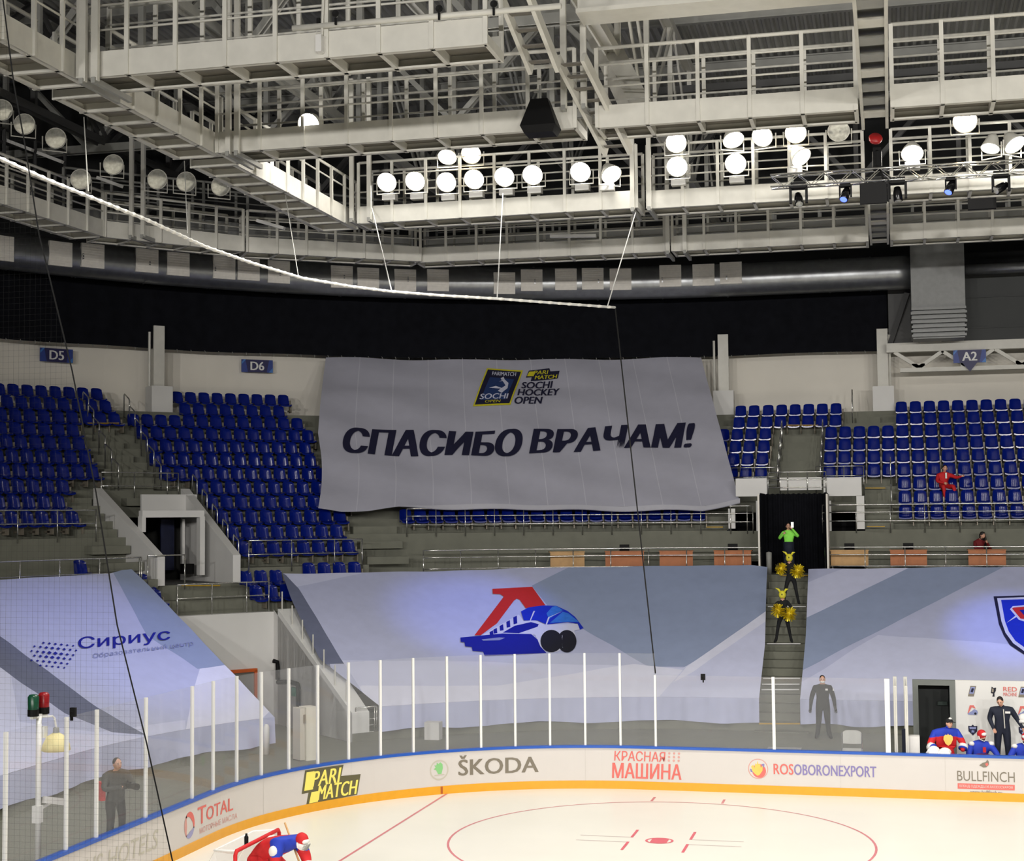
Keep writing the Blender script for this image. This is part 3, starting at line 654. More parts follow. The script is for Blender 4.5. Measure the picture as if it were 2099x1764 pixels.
mat('print_red', (206, 40, 36), .75, 0, .03); mat('print_blue', (12, 44, 190), .75, 0, .05); mat('print_sky', (52, 120, 214), .75, 0, .1, 8); mat('print_deep', (8, 22, 150), .75, 0, .04); mat('print_white', (214, 216, 234), .8, 0, .02); mat('print_black', (24, 24, 38), .8, 0, .04); mat('print_navy', (22, 22, 54), .8, 0, .04); mat('print_yellow', (216, 206, 40), .8, 0, .05); mat('print_greyblue', (138, 146, 190), .8, 0, .03)
E = lambda pts: [(880+x/5.997, 1180+y/5.994) for x, y in pts]
f1 = on_cover(.024); f2 = on_cover(.029); f3 = on_cover(.034); f4 = on_cover(.039)
decal('emblem_letter', E([(775, 165), (1265, 140), (1425, 365), (1185, 402), (1110, 300), (1075, 285), (1040, 310), (830, 590), (630, 735), (555, 735), (915, 260), (870, 230), (780, 225)]), 'print_red', c1, f1)
decal('emblem_train', E([(640, 738), (1100, 480), (1160, 560), (1300, 550), (1420, 605), (1850, 595), (1890, 655), (1780, 680), (1800, 740), (1500, 960), (1380, 900), (1300, 730), (900, 725)]), 'print_white', c1, f1)
decal('emblem_train', E([(1125, 445), (1220, 395), (1400, 370), (1560, 375), (1700, 440), (1790, 510), (1897, 650), (1850, 668), (1860, 600), (1700, 575), (1440, 605), (1330, 555), (1160, 555)]), 'print_blue', c1, f2)
decal('emblem_train', E([(1480, 588), (1640, 450), (1710, 470), (1840, 575), (1700, 572)]), 'print_sky', c1, f3); decal('emblem_train', E([(1440, 470), (1510, 390), (1560, 378), (1640, 430), (1470, 540)]), 'print_sky', c1, f3)
decal('emblem_train', E([(380, 765), (560, 748), (900, 715), (1250, 722), (1330, 790), (1360, 870), (1440, 955), (680, 992), (660, 940), (530, 928), (520, 880), (440, 872), (430, 822), (385, 818)]), 'print_deep', c1, f2)
decal('emblem_train', E([(900, 705), (1050, 620), (1250, 575), (1345, 602), (1330, 632), (1100, 712)]), 'print_deep', c1, f2); decal('emblem_train', E([(640, 790), (860, 765), (930, 770), (860, 800), (660, 805)]), 'print_greyblue', c1, f3)
for a, b in ((1030, 520), (945, 575), (862, 625), (785, 670), (738, 700)): decal('emblem_train', E([(a, b), (a+44, b-22), (a+50, b+72*(a/1030)**2), (a+6, b+84*(a/1030)**2)]), 'print_deep', c1, f3)
for cx, rx, m, ff in ((1690, 118, 'print_black', f3), (1520, 150, 'print_white', f3), (1500, 135, 'print_black', f4)): decal('emblem_puck', E([(cx+rx*math.cos(a*PI/14), 812+138*math.sin(a*PI/14)) for a in range(28)]), m, c1, ff)
decal('emblem_train', E([(1245, 560), (1300, 440), (1280, 440), (1235, 555)]), 'print_white', c1, f3); decal('emblem_train', E([(1425, 615), (1460, 520), (1650, 440), (1480, 520), (1445, 610)]), 'print_white', c1, f4)
# left cover lettering
mb = MB(); g = lambda x, y: f1(x, 1337-.105*(x-162)-y); fit_text(mb, 'Сириус', 160, 0, 348, 30, g, 0, 0, .012, 12); part('cover_lettering', mb, 'print_deep', c2)
mb = MB(); g = lambda x, y: f1(x, 1352-.13*(x-190)-y); fit_text(mb, 'Образовательный центр', 190, 0, 396, 12, g, 0, 0, 0, 12); part('cover_lettering', mb, 'print_greyblue', c2)
mb = MB(); rnd = random.Random(3)
for j in range(6):
    for i in range(8):
        x = 64+i*12.2+(j % 2)*6; y = 1316+j*9.5+i*1.2; d = math.hypot((x-108)/48, (y-1342)/30)
        if d < 1.05:
            r = 4.6*(1.15-.55*d); q = [(x-r, y), (x, y-r*.7), (x+r, y), (x, y+r*.7)]; mb = MB(); mb.add([f1(*p) for p in q], [(0, 1, 2, 3)]); part('emblem_dot', mb, 'print_deep', c2)
# right cover shield
sh = lambda pts: [(1900+x*.1134, 1180+y*.1134) for x, y in pts]
decal('emblem_shield', sh([(1205, 380), (2140, 350), (2140, 1560), (1900, 1480), (1755, 1430), (1500, 1260), (1390, 1090), (1300, 880)]), 'print_navy', c3, f1)
decal('emblem_shield', sh([(1268, 415), (2140, 380), (2140, 1500), (1755, 1370), (1560, 1230), (1420, 1040), (1345, 830)]), 'print_white', c3, f2); decal('emblem_shield', sh([(1340, 448), (2140, 425), (2140, 1440), (1755, 1300), (1600, 1190), (1480, 1020), (1410, 830)]), 'print_blue', c3, f3)
f5 = on_cover(.044); decal('emblem_shield', sh([(1500, 620), (1550, 565), (2140, 510), (2140, 850), (1755, 840), (1660, 810)]), 'print_white', c3, f4); decal('emblem_shield', sh([(1540, 610), (1570, 590), (2140, 545), (2140, 810), (1755, 800), (1690, 790)]), 'print_red', c3, f5)
f6 = on_cover(.049); decal('emblem_shield', sh([(1670, 640), (2140, 600), (2140, 740), (1755, 730)]), 'print_deep', c3, f6); decal('emblem_shield', sh([(1440, 865), (1600, 735), (1620, 760)]), 'print_white', c3, f4)
# hanging banner
mat('banner_cloth', (184, 184, 198), .8, 0, .03, 2, .12)
def banner_grid(u, v):
    top = interp([(668, 733), (800, 735), (960, 738), (1200, 736), (1437, 733)], u); bot = interp([(652, 1042), (700, 1048), (760, 1046), (815, 1040), (1000, 1044), (1250, 1046), (1440, 1047), (1517, 1031)], u)
    x = top[0]+(bot[0]-top[0])*v; y = top[1]+(bot[1]-top[1])*v
    sag = math.sin(v*PI); x += (1-u)**3*(-8*math.sin(v*PI)+10*max(0, math.sin((v-.5)*2*PI)))
    return x, y
def bsurf(x, y, off=0.0):
    P = AC(x, y, BZ, BR, BSL); n = NR(RS(P)[1], BSL); s = RS(P)[1]; L = (s if s > 0 else s*.45)
    return P+n*(off+.035*math.sin(L*1.7+P.z)+.02*math.sin(P.z*4.1+L))
mb = MB(); mb.grid(lambda u, v: bsurf(*banner_grid(u, v)), 110, 44)
a, b = mb.bounds(); ban = tag(mesh_obj('banner', mb, 'banner_cloth', ((a.x+b.x)/2, (a.y+b.y)/2, a.z), True), 'huge grey banner with dark slanted thank-you lettering over the upper seats', 'banner')
mb = MB(); mb.grid(lambda u, v: bsurf(*((lambda q: (q[0], q[1]-9*(1-v)*min(1, max(0, (u-.19)*9))))(banner_grid(u, 1.0))), off=.03), 60, 2); part('bottom_hem', mb, mat('banner_hem', (204, 204, 214), .8, 0, .02), ban, True)
for k in range(1, 11):
    mb = MB(); u = k/11; mb.grid(lambda a_, b_: bsurf(banner_grid(u, b_)[0]+(a_-.5)*1.6, banner_grid(u, b_)[1], .012), 1, 30); part('seam', mb, 'banner_hem', ban)
mb = MB(); fit_text(mb, 'СПАСИБО', 706, 0, 1067, 53, lambda x, y: bsurf(x, 931+6*math.sin((x-706)/361*PI*.75)-y, .05), 0, .18, .05, 12); fit_text(mb, 'ВРАЧАМ!', 1088, 0, 1421, 49, lambda x, y: bsurf(x, 932-(x-1088)*.048-y, .05), 0, .18, .05, 12); part('lettering', mb, 'print_navy', ban)
bl = lambda off: (lambda x, y: bsurf(x, y, off))
decal('event_logo', [(969, 833), (998, 756), (1072, 759), (1046, 832)], 'print_yellow', ban, bl(.04)); decal('event_logo', [(973, 830), (1000, 759), (1068, 762), (1044, 829)], 'print_navy', ban, bl(.05)); decal('event_logo', [(985, 822), (1004, 776), (1054, 778), (1036, 822)], mat('print_steel', (34, 58, 110), .8, 0, .1, 10), ban, bl(.06))
mb = MB(); fit_text(mb, 'SOCHI', 983, 0, 1042, 10, lambda x, y: bsurf(x, 821-y, .075), 0, .2, .02, 12); fit_text(mb, 'PARIMATCH', 1008, 0, 1058, 8, lambda x, y: bsurf(x, 772-y, .075), 0, .2, .02, 12); part('event_logo', mb, 'print_white', ban)
mb = MB(); fit_text(mb, 'OPEN', 994, 0, 1026, 5, lambda x, y: bsurf(x, 828-y, .075), 0, .2, 0, 12); part('event_logo', mb, 'print_yellow', ban)
for pl in ([(1020, 806), (1036, 794), (1030, 784), (1022, 786), (1034, 780), (1042, 788), (1040, 800), (1028, 810)], [(1002, 800), (1016, 796), (1034, 802), (1016, 801)], [(1026, 778), (1032, 774), (1034, 780), (1028, 782)]): decal('event_logo', pl, 'print_white', ban, bl(.075))
decal('event_logo', [(1078, 773), (1084, 760), (1126, 757), (1128, 763), (1147, 763), (1143, 777), (1088, 780), (1090, 772)], 'print_navy', ban, bl(.04)); decal('event_logo', [(1080, 771), (1085, 762), (1096, 762), (1094, 771)], 'print_yellow', ban, bl(.05))
mb = MB(); fit_text(mb, 'PARI', 1094, 0, 1124, 7, lambda x, y: bsurf(x, 768-y, .05), 0, .2, .02, 12); fit_text(mb, 'MATCH', 1096, 0, 1142, 7, lambda x, y: bsurf(x, 777-y, .05), 0, .2, .02, 12); part('event_logo', mb, 'print_yellow', ban)
mb = MB()
for s_, x0, x1, yb in (('SOCHI', 1069, 1133, 797), ('HOCKEY', 1061, 1147, 813), ('OPEN', 1055, 1112, 830)): fit_text(mb, s_, x0, 0, x1, 14, lambda x, y: bsurf(x, yb-(x-x0)*.03-y, .05), 0, .2, .03, 12)
part('event_logo', mb, 'print_navy', ban)
# ================================================================ PARAPETS, ENTRANCES, STAIRS
def wallbox(name, px0, py0, px1, py1, R, th, m, label=None, cat=None, st=False):
    a = AR(px0, (py0+py1)/2, R); b = AR(px1, (py0+py1)/2, R); c = AR((px0+px1)/2, py0, R); d = AR((px0+px1)/2, py1, R); sm = RS((a+b)/2)[1]; mid = (a+b)/2; o_ = OUT(sm); ax = (b-a); ax.z = 0
    mb = MB(); z0, z1 = d.z, c.z; q = Vector((mid.x, mid.y, (z0+z1)/2))+o_*th/2; mb.box(q, (ax.length, th, z1-z0), 0, math.atan2(ax.y, ax.x))
    if st: return struct(name, mb, m, label)
    return solo(name, mb, m, label, cat) if label else mb
for i, q in enumerate(((1508, 980, 1572, 1017), (1688, 978, 1766, 1016), (1599, 978, 1684, 1004), (1493, 1042, 1507, 1083), (1550, 1026, 1568, 1088), (1688, 1026, 1704, 1088), (1756, 1016, 1772, 1084))):
    wallbox('wall_entrance', *q, 22.05, .25, 'wall_white', None, None, True)
wallbox('wall_entrance_left', 1440, 1088, 1572, 1150, 22.08, .1, 'concrete', None, None, True); wallbox('wall_entrance_right', 1688, 1088, 1790, 1150, 22.08, .1, 'concrete', None, None, True)
def parapet(name, s, ds, R0, R1, z0, sl, zb, m):
    mb = MB(); n = 14; vs = []
    for k in range(n+1):
        R = R0+(R1-R0)*k/n; z = z0+sl*(R-R0); zz = zb if zb is not None else z-.9
        vs += [PT(s, R, zz), PT(s+ds, R, zz), PT(s+ds, R, z), PT(s, R, z)]
    fs = []
    for k in range(n):
        o, q = 4*k, 4*k+4; fs += [(o, q, q+3, o+3), (o+1, o+2, q+2, q+1), (o+2, o+3, q+3, q+2)]
    fs += [(0, 3, 2, 1), (4*n, 4*n+1, 4*n+2, 4*n+3)]; mb.add(vs, fs); return struct(name, mb, m)
parapet('wall_corner_parapet', -57.6, .75, 20.2, 24.2, 5.75, .55, 4.86, 'wall_white'); parapet('wall_corner_parapet', -50.1, .75, 20.2, 24.2, 5.75, .55, 4.86, 'wall_white')
wallbox('wall_corner_lintel', 292, 1046, 419, 1060, 21.6, .25, 'wall_white', None, None, True); wallbox('wall_corner_jamb', 410, 1058, 420, 1178, 21.6, .25, 'wall_white', None, None, True); wallbox('wall_corner_jamb', 291, 1058, 299, 1090, 21.6, .25, 'wall_white', None, None, True)
wallbox('wall_corner_panel', 290, 1013, 404, 1046, 23.8, .1, 'wall_white', None, None, True)
wallbox('door_1', 330, 1064, 357, 1168, 24.5, .08, mat('door_blue', (34, 40, 72), .5), None, None, True); wallbox('wall_inner', 374, 1064, 379, 1172, 23.0, .06, 'wall_white', None, None, True)
mb = wallbox('x', 378, 1155, 398, 1176, 22.4, .3, 'x'); solo('waste_bin', mb, 'black', 'black bin standing in the corner entrance doorway', 'bin')
# aisle steps
def steps(s0, s1, R0f, Zf, tread, rise, i0, i1, name='floor_aisle_steps'):
    mb = MB(); ss = srange(s0, s1)
    for i in range(i0, i1):
        R, z = R0f(i), Zf(i); ringstrip(mb, ss, [(R+tread*.5, z), (R+tread*.5, z+rise*.5), (R+tread, z+rise*.5)])
        endcap(mb, s0, [(R+tread*.5, z+rise*.5), (R+tread, z+rise*.5)], z); endcap(mb, s1, [(R+tread*.5, z+rise*.5), (R+tread, z+rise*.5)], z)
    return struct(name, mb, 'concrete')
steps(.86, 2.46, LR, LZ, .75, .456, -1, 9); steps(-54.8, -51.6, UR, UZ, .82, .51, 2, 8); steps(-61.4, -57.8, UR, UZ, .82, .51, -3, 3); steps(-49.2, -45.9, UR, UZ, .82, .51, 8, 9) if False else None
steps(-36.2, -32.2, UR, UZ, .82, .51, -3, 1); steps(.97, 2.38, UR, UZ, .82, .51, 3, 7); steps(4.02, 5.0, UR, UZ, .82, .51, 0, 4); steps(3.7, 4.6, UR, UZ, .82, .51, 7, 9)
def nose(px0, px1, py, fn, m, name, label):
    a = fn(px0, py); b = fn(px1, py); mb = MB(); mb.beam(a+Vector((0, 0, .02)), b+Vector((0, 0, .02)), .09, .03); return solo(name, mb, m, label, 'step edge')
lowst = lambda x, y: AC(x, y, .88, 13.7, .608); upst = lambda x, y: AC(x, y, 6.6, 22.1, .622)
for a, b, y, m, lab in ((1556, 1640, 1484, 'yellow_paint', 'yellow painted edge of the lowest centre stair'), (1572, 1641, 1320, 'white_paint', 'white step edge under the front pom-pom dancer'), (1574, 1652, 1244, 'white_paint', 'white step edge behind the front pom-pom dancer'), (1564, 1640, 1391, 'white_paint', 'upper of three white step edges between the covers'), (1562, 1639, 1403, 'white_paint', 'middle of three white step edges between the covers'), (1561, 1638, 1414, 'white_paint', 'lowest of three white step edges between the covers')): nose(a, b, y, lowst, m, 'step_edge', lab)
for a, b, y, lab in ((180, 243, 868, 'yellow step edge at the top of the stairs under D5'), (1612, 1677, 872, 'yellow step edge at the top of the stairs left of A2'), (1774, 1815, 1001, 'yellow step edge on the narrow stairs left of A2'), (1777, 1814, 1080, 'yellow step edge at the foot of the narrow stairs left of A2'), (1448, 1482, 1081, 'yellow step edge left of the centre entrance')): nose(a, b, y, upst, 'yellow_paint', 'step_edge', lab)
nose(1600, 1656, 1180, lambda x, y: AR(x, y, 20.42), 'yellow_paint', 'step_edge', 'yellow step edge at the black doorway sill'); nose(372, 450, 1201, lambda x, y: AR(x, y, 20.44), 'yellow_paint', 'step_edge', 'yellow step edge below the corner entrance')
# ================================================================ RAILS
def path_s(s0, s1, R, z, step=.6):
    out = []; x = s0
    while x < s1: out.append(PT(x, R, z)); x += step if x >= 0 else min(step/R*57.3, max(.01, -x) if x < 0 else 9)
    out.append(PT(s1, R, z)); return out
def guard(label, s0, s1, R, z, hs, step=1.1, r=.024, group='steel guard rails of the stands', m='chrome'):
    c = PT((s0+s1)/2, R, z); g = thing('guard_rail', label, 'rail', c, group)
    for k, h in enumerate(hs):
        mb = MB(); mb.tube(path_s(s0, s1, R, z+h), r if k == 0 else r*.8, 6); part('top_rail' if k == 0 else 'mid_rail', mb, m, g, True)
    for p in path_s(s0, s1, R, z, step):
        mb = MB(); mb.tube([p+Vector((0, 0, -.12)), p+Vector((0, 0, hs[0]))], r*.9, 6); part('post', mb, m, g, True)
    return g
guard('long steel rail in front of the press desks left of the doorway', -31.2, .62, 20.25, 4.85, (.93, .68, .3), 1.3)
guard('long steel rail in front of the press desks right of the doorway', 2.75, 11, 20.25, 4.85, (.93, .68, .3), 1.3)
guard('steel rail under the bottom edge of the grey banner', -31.6, 0.2, 22.0, 6.35, (.86, .6, .3), 1.05)
guard('steel rail along the front of the A2 seats', 2.6, 11, 22.0, 6.35, (.86, .6, .3), 1.15)
guard('steel rail before the lowest D6 seats', -48.4, -37.2, 20.3, 5.3, (.9, .45), 1.5); guard('steel rail before the D5 seats', -75, -60.5, 22.0, 6.35, (.86, .45), 1.4)
guard('steel rail at walkway level under the D5 seats', -75, -59, 20.3, 4.85, (.9, .45), 1.4)
guard('upper steel rail above the corner entrance', -56.8, -50.2, 24.3, UZ(3)-.3, (.9, .45), 1.2); guard('steel rail on top of the tunnel wall', -57.5, -48, 19.1, 4.0, (.92, .5), 1.2)
guard('steel rail above the centre entrance, left half', -1.8, 1.0, 24.35, UZ(3)-.2, (.95, .6, .3), 1.0); guard('steel rail above the centre entrance, right half', 2.3, 4.0, 24.35, UZ(3)-.2, (.95, .6, .3), 1.0); guard('steel cage rail directly above the black doorway', .75, 2.75, 22.0, 7.72, (.66, .4, .12), .68)
guard('short steel rail by the foot of the corner stairs', -47.2, -44.4, 13.75, .72, (.74, .4, .22, .03), .6)
guard('short rail piece beside the corner entrance parapet', -58.9, -55.2, 20.0, 4.85, (.95,), 1.3)
def hoop(label, s, R0, R1, z0, z1, grp):
    a, b = PT(s, R0, z0), PT(s, R1, z1); h = Vector((0, 0, .88)); mb = MB(); mb.tube([a, a+h*.93, a+h+(b-a)*.08, b+h-(b-a)*.08, b+h*.93, b], .024, 6); return solo('hand_rail', mb, 'chrome', label, 'hand rail', grp, smooth=True)
for side, s, nm in ((0, -54.9, 'left'), (1, -51.3, 'right')):
    for i in range(3, 9): hoop(f'steel hand rail hoop on the {nm} side of the D5 stairs, {ORD[i-3]} from the bottom', s+(i-3)*(.35 if side == 0 else .25), UR(i)+.1, UR(i)+.6, UZ(i), UZ(i)+.25, 'hand rails of the upper stairs')
for side, s, nm in ((0, .9, 'left'), (1, 2.45, 'right')):
    for i in range(3, 7): hoop(f'steel hand rail, {nm} side of the stairs left of A2, {ORD[i-3]} from bottom', s, UR(i)+.1, UR(i)+.6, UZ(i), UZ(i)+.25, 'hand rails of the upper stairs')
for i in (1, 3): hoop(f'steel hand rail hoop on the narrow stairs beside A2, {ORD[i//2]} from the bottom', 4.95, UR(i)+.1, UR(i)+.5, UZ(i), UZ(i)+.2, 'hand rails of the upper stairs')
hoop('tall steel hand rail hoop at the top of the stairs left of the A2 column', 3.55, UR(8), UR(8)+.5, UZ(8), UZ(9), 'hand rails of the upper stairs')
for i in range(-2, 3): hoop(f'dark hand rail hoop along the left edge of the D6 seats, {ORD[i+2]} from the bottom', -49.05, UR(i)+.1, UR(i)+.5, UZ(i), UZ(i)+.2, 'hand rails of the upper stairs')
for k in range(7):
    s = -47.45; R = 14.2+.72*k; z = 1.3+.56*(R-13.7); mb = MB(); p = PT(s, R, z); mb.tube([p, p+Vector((0, 0, .62))], .022, 6); solo('rail_post', mb, 'steel_white', f'white post on the sloping tunnel parapet, {ORD[k]} from its lower end', 'post', 'posts on the tunnel parapet')
# ================================================================ SEATS
sb = MB()
def shellpan(u, v):
    x = (u-.5)*.44; y = -.44*v+.02; e = abs(u-.5)*2; z = .43+.035*e**3-.05*max(0, v-.8)**1*5*.4+.02*math.cos(v*PI); return (x, y, z)
pan = MB(); pan.grid(shellpan, 8, 8); pan.grid(lambda u, v: tuple(Vector(shellpan(1-u, v))-Vector((0, 0, .05))), 8, 8); pan.grid(lambda u, v: tuple(Vector(shellpan(u, 1))-Vector((0, .0, .05*v))), 8, 1); pan.grid(lambda u, v: tuple(Vector(shellpan(0, u))-Vector((0, 0, .05*v))), 8, 1); pan.grid(lambda u, v: tuple(Vector(shellpan(1, 1-u))-Vector((0, 0, .05*v))), 8, 1)
def backf(u, v):
    x = (u-.5)*(.44-.05*v*v); e = abs(u-.5)*2; z = .40+.45*v-(.05*e**4 if v > .9 else 0); y = .03+.10*v-.06*e*e+.03*max(0, v-.85)*6; return (x, y, z)
bk = MB(); bk.grid(backf, 8, 8); bk.grid(lambda u, v: tuple(Vector(backf(1-u, v))+Vector((0, .04, 0))), 8, 8); bk.grid(lambda u, v: tuple(Vector(backf(1-u, 1))+Vector((0, .04*v, 0))), 8, 1)
bk.grid(lambda u, v: tuple(Vector(backf(0, u))+Vector((0, .04*v, 0))), 8, 1); bk.grid(lambda u, v: tuple(Vector(backf(1, 1-u))+Vector((0, .04*v, 0))), 8, 1)
br = MB(); br.box((.262, -.02, .27), (.035, .3, .3)); br.box((.262, .03, .50), (.05, .1, .22)); br.box((.262, .15, .2), (.035, .34, .06))
proto = thing('stadium_seat', 'x', 'seat', (0, 0, 0)); part('seat_pan', pan, 'seat_blue', proto, True); part('backrest', bk, 'seat_blue', proto, True); part('bracket', br, 'bracket_beige', proto, label='beige support bracket')
learn(proto)
SEATS = []
def block(desc, rows, lim, ref, from_right, Rf=UR, Zf=UZ, dR=.5, rowname='row up'):
    for k, i in enumerate(rows):
        a, b = lim(i); R = Rf(i)+dR; st = .53 if a >= 0 else .53/R*57.2958; n = int((b-a)/st+.3)
        for q in range(n):
            s = (b-st*(q+.5)) if from_right else (a+st*(q+.5)); P = PT(s, R, Zf(i)); x, y = PX(P+Vector((0, 0, .5)))
            if -25 < x < 2125: SEATS.append((P, ROT(s), f'blue stadium seat {desc}, {ORD[k]} {rowname}, {ORD[q]} from {ref}'))
block('under the D5 sign', range(0, 10), lambda i: (-76, -61 if i < 2 else -59.5 if i < 3 else -56+.35*(i-3) if i < 7 else -51), 'the stairs', True)
block('under the D6 sign', range(-2, 10), lambda i: (-48.8 if i < 3 else -51.1 if i < 5 else -50.6 if i < 8 else -46.0, -36.9 if i < 1 else -36.2 if i < 8 else -37.0), 'the left stairs', False)
block('under the banner edge', range(0, 1), lambda i: (-32, -3.6), 'the left stairs', False)
block('right of the banner', range(3, 9), lambda i: (-3.4+.0*i, -.05) if i < 7 else (-1.9, -.05), 'the stairs', True)
block('by the banner steps', range(3, 9), lambda i: (.0, .9) if i < 7 else (.0, 3.5), 'the left', False)
block('above the centre doorway', range(3, 7), lambda i: (2.5, 5.15), 'the stairs', False)
block('under the A2 sign', range(0, 9), lambda i: (5.15, 11), 'the block left edge', False)
block('beside the tunnel rail', range(7, 9), lambda j: (-49.4, -44.6), 'the rail', False, LR, LZ, .62); block('at the left cover corner', range(7, 9), lambda j: (-61.0, -58.1), 'the tunnel', True, LR, LZ, .62)
block('above the left cover edge', range(9, 10), lambda j: (-65, -62.8), 'the stairs', True, lambda j: 20.5, lambda j: 4.85, .55); block('peeking over the train cover', range(8, 9), lambda j: (-43.3, -36.6), 'the rail', False, LR, lambda j: LZ(8)+.2, .5)
SEATS.sort(key=lambda q: (q[0]-CAM).length)
first = True
for P, rz, lab in SEATS[:300]:
    if first: proto.location = P; proto.rotation_euler = (0, 0, rz); proto['label'] = lab; proto['group'] = 'blue stadium seats'; first = False
    else: copy_tree(proto, P, rz, lab)
if len(SEATS) > 300:
    mb = MB()
    for P, rz, lab in SEATS[300:]:
        Rz = Matrix.Rotation(rz, 3, 'Z')
        for src, mi in ((pan, 0), (bk, 0), (br, 1)): mb.add([P+Rz @ v for v in src.v], src.f, mi)
    a, b = mb.bounds(); o = mesh_obj('stadium_seat_rows', mb, ['seat_blue', 'bracket_beige'], ((a.x+b.x)/2, (a.y+b.y)/2, a.z), True); tag(o, 'farther rows of blue stadium seats high under the back wall', 'seats', 'blue stadium seats', 'stuff')
print('SEATS', len(SEATS))
# ================================================================ ROOF
mb = MB(); n = 190; x0, x1 = -34.0, 20.0; prof = []
for i in range(n):
    x = x0+(x1-x0)*i/n; q = (x1-x0)/n; prof += [(x, 0), (x+q*.3, 0), (x+q*.5, .12), (x+q*.8, .12)]
def roofz(y): return 24.4-.05*(y+10)*.4
vs = []
for x, dz in prof: vs += [(x, -20, roofz(-20)+dz), (x, 34, roofz(34)+dz)]
mb.add(vs, [(2*i, 2*i+1, 2*i+3, 2*i+2) for i in range(len(prof)-1)]); struct('ceiling', mb, 'roof_deck', 'dark corrugated steel roof deck')
for k, y in enumerate((-15, -9.5, -4, 1.5, 7, 12.5, 18, 23.5)):
    mb = MB(); z = roofz(y)-.03; mb.box((-7, y, z-.04), (54, .22, .05)); mb.box((-7, y, z-.2), (54, .05, .3)); mb.box((-7, y, z-.37), (54, .22, .05))
    solo('roof_purlin', mb, 'steel_grey', f'long grey roof purlin under the corrugated deck, {ORD[k]} from the front', 'roof beam', 'purlins under the roof deck')
def trusswork(label, a, b, z0, z1, nb, w=.26, m='steel_grey'):
    a, b = Vector(a), Vector(b); g = thing('roof_truss', label, 'truss', ((a.x+b.x)/2, (a.y+b.y)/2, z0), 'deep steel roof trusses')
    for z, nm in ((z0, 'bottom_chord'), (z1, 'top_chord')):
        mb = MB(); p, q = Vector((a.x, a.y, z)), Vector((b.x, b.y, z)); up = Vector((0, 0, 1)); side = (q-p).normalized().cross(up)*w*.5
        mb.beam(p+side, q+side, .05, w); mb.beam(p-side, q-side, .05, w); mb.beam(p, q, w, .05); part(nm, mb, m, g)
    for k in range(nb):
        p, q = a.lerp(b, k/nb), a.lerp(b, (k+1)/nb); mb = MB(); zA, zB = (z0, z1) if k % 2 == 0 else (z1, z0)
        side = (q-p).normalized().cross(Vector((0, 0, 1)))*w*.4
        for sg in (-1, 1): mb.beam(Vector((p.x, p.y, zA))+side*sg, Vector((q.x, q.y, zB))+side*sg, .07, .16)
        part('diagonal', mb, m, g)
        mb = MB(); mb.beam(Vector((p.x, p.y, z0)), Vector((p.x, p.y, z1)), .16, .16); part('vertical', mb, m, g)
    return g
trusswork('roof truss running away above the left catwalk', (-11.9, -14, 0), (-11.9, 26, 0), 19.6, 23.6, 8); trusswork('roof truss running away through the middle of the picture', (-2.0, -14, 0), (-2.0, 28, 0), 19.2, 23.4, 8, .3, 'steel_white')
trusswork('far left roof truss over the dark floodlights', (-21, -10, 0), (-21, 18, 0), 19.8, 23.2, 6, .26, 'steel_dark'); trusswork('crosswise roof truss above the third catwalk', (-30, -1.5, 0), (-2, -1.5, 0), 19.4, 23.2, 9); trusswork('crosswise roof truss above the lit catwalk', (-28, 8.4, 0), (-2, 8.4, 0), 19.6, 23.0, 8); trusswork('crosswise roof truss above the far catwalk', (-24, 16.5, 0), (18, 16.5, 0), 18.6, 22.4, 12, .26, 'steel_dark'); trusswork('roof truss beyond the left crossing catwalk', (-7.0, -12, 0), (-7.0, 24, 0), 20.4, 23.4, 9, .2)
g = thing('box_girder', 'big pale box girder across the top right', 'girder', (6, -4.6, 18.3)); mb = MB(); mb.box((6.2, -4.6, 18.95), (16, .5, 1.1)); part('web', mb, 'steel_white', g); mb = MB(); mb.box((6.2, -4.6, 18.36), (16, .95, .1)); mb.box((6.2, -4.6, 19.5), (16, .95, .1)); part('flange', mb, 'steel_white', g)
mb = MB(); mb.beam(AY(1192, -10, 4.0), AY(1318, 250, -1.2), .6, .5); solo('inclined_tube', mb, 'steel_white', 'bright inclined box tube right of the middle hanger posts', 'tube')
# ================================================================ CATWALKS
def catwalk(label, a, b, wd=1.2, zb=16.0, step=1.1, m='steel_white', rails=(1.9, 1.5, .98), fasc=.53, rail_sides=(-1, 1), group='steel catwalks under the roof', mid_pipe=True):
    a, b = Vector((a[0], a[1], zb)), Vector((b[0], b[1], zb)); d = (b-a); L = d.length; d.normalize(); s = d.cross(Vector((0, 0, 1)))
    g = thing('catwalk', label, 'catwalk', ((a.x+b.x)/2, (a.y+b.y)/2, zb), group); Z = Vector((0, 0, 1)); h = wd/2
    mb = MB(); mb.beam(a+Z*.22, b+Z*.22, wd-.02, .04); part('deck_plate', mb, 'deck_plate', g)
    for k in rail_sides:
        mb = MB(); mb.beam(a+s*k*h+Z*fasc/2, b+s*k*h+Z*fasc/2, .05, fasc); mb.beam(a+s*k*(h-.05)+Z*.02, b+s*k*(h-.05)+Z*.02, .14, .04); part('side_plate', mb, m, g)
        for j, r in enumerate(rails):
            mb = MB(); rr = .045 if j == 0 else .026; mb.tube([a+s*k*h+Z*r, b+s*k*h+Z*r], rr, 6); part('hand_rail', mb, m, g, True)
    n = max(1, round(L/step))
    for i in range(n+1):
        p = a.lerp(b, i/n); mb = MB(); mb.beam(p-s*h+Z*.1, p+s*h+Z*.1, .09, .2); part('rib', mb, m, g)
        for k in rail_sides:
            mb = MB(); mb.beam(p+s*k*(h+.035)+Z*.0, p+s*k*(h+.035)+Z*rails[0], .09, .06); part('post', mb, m, g)
    return g
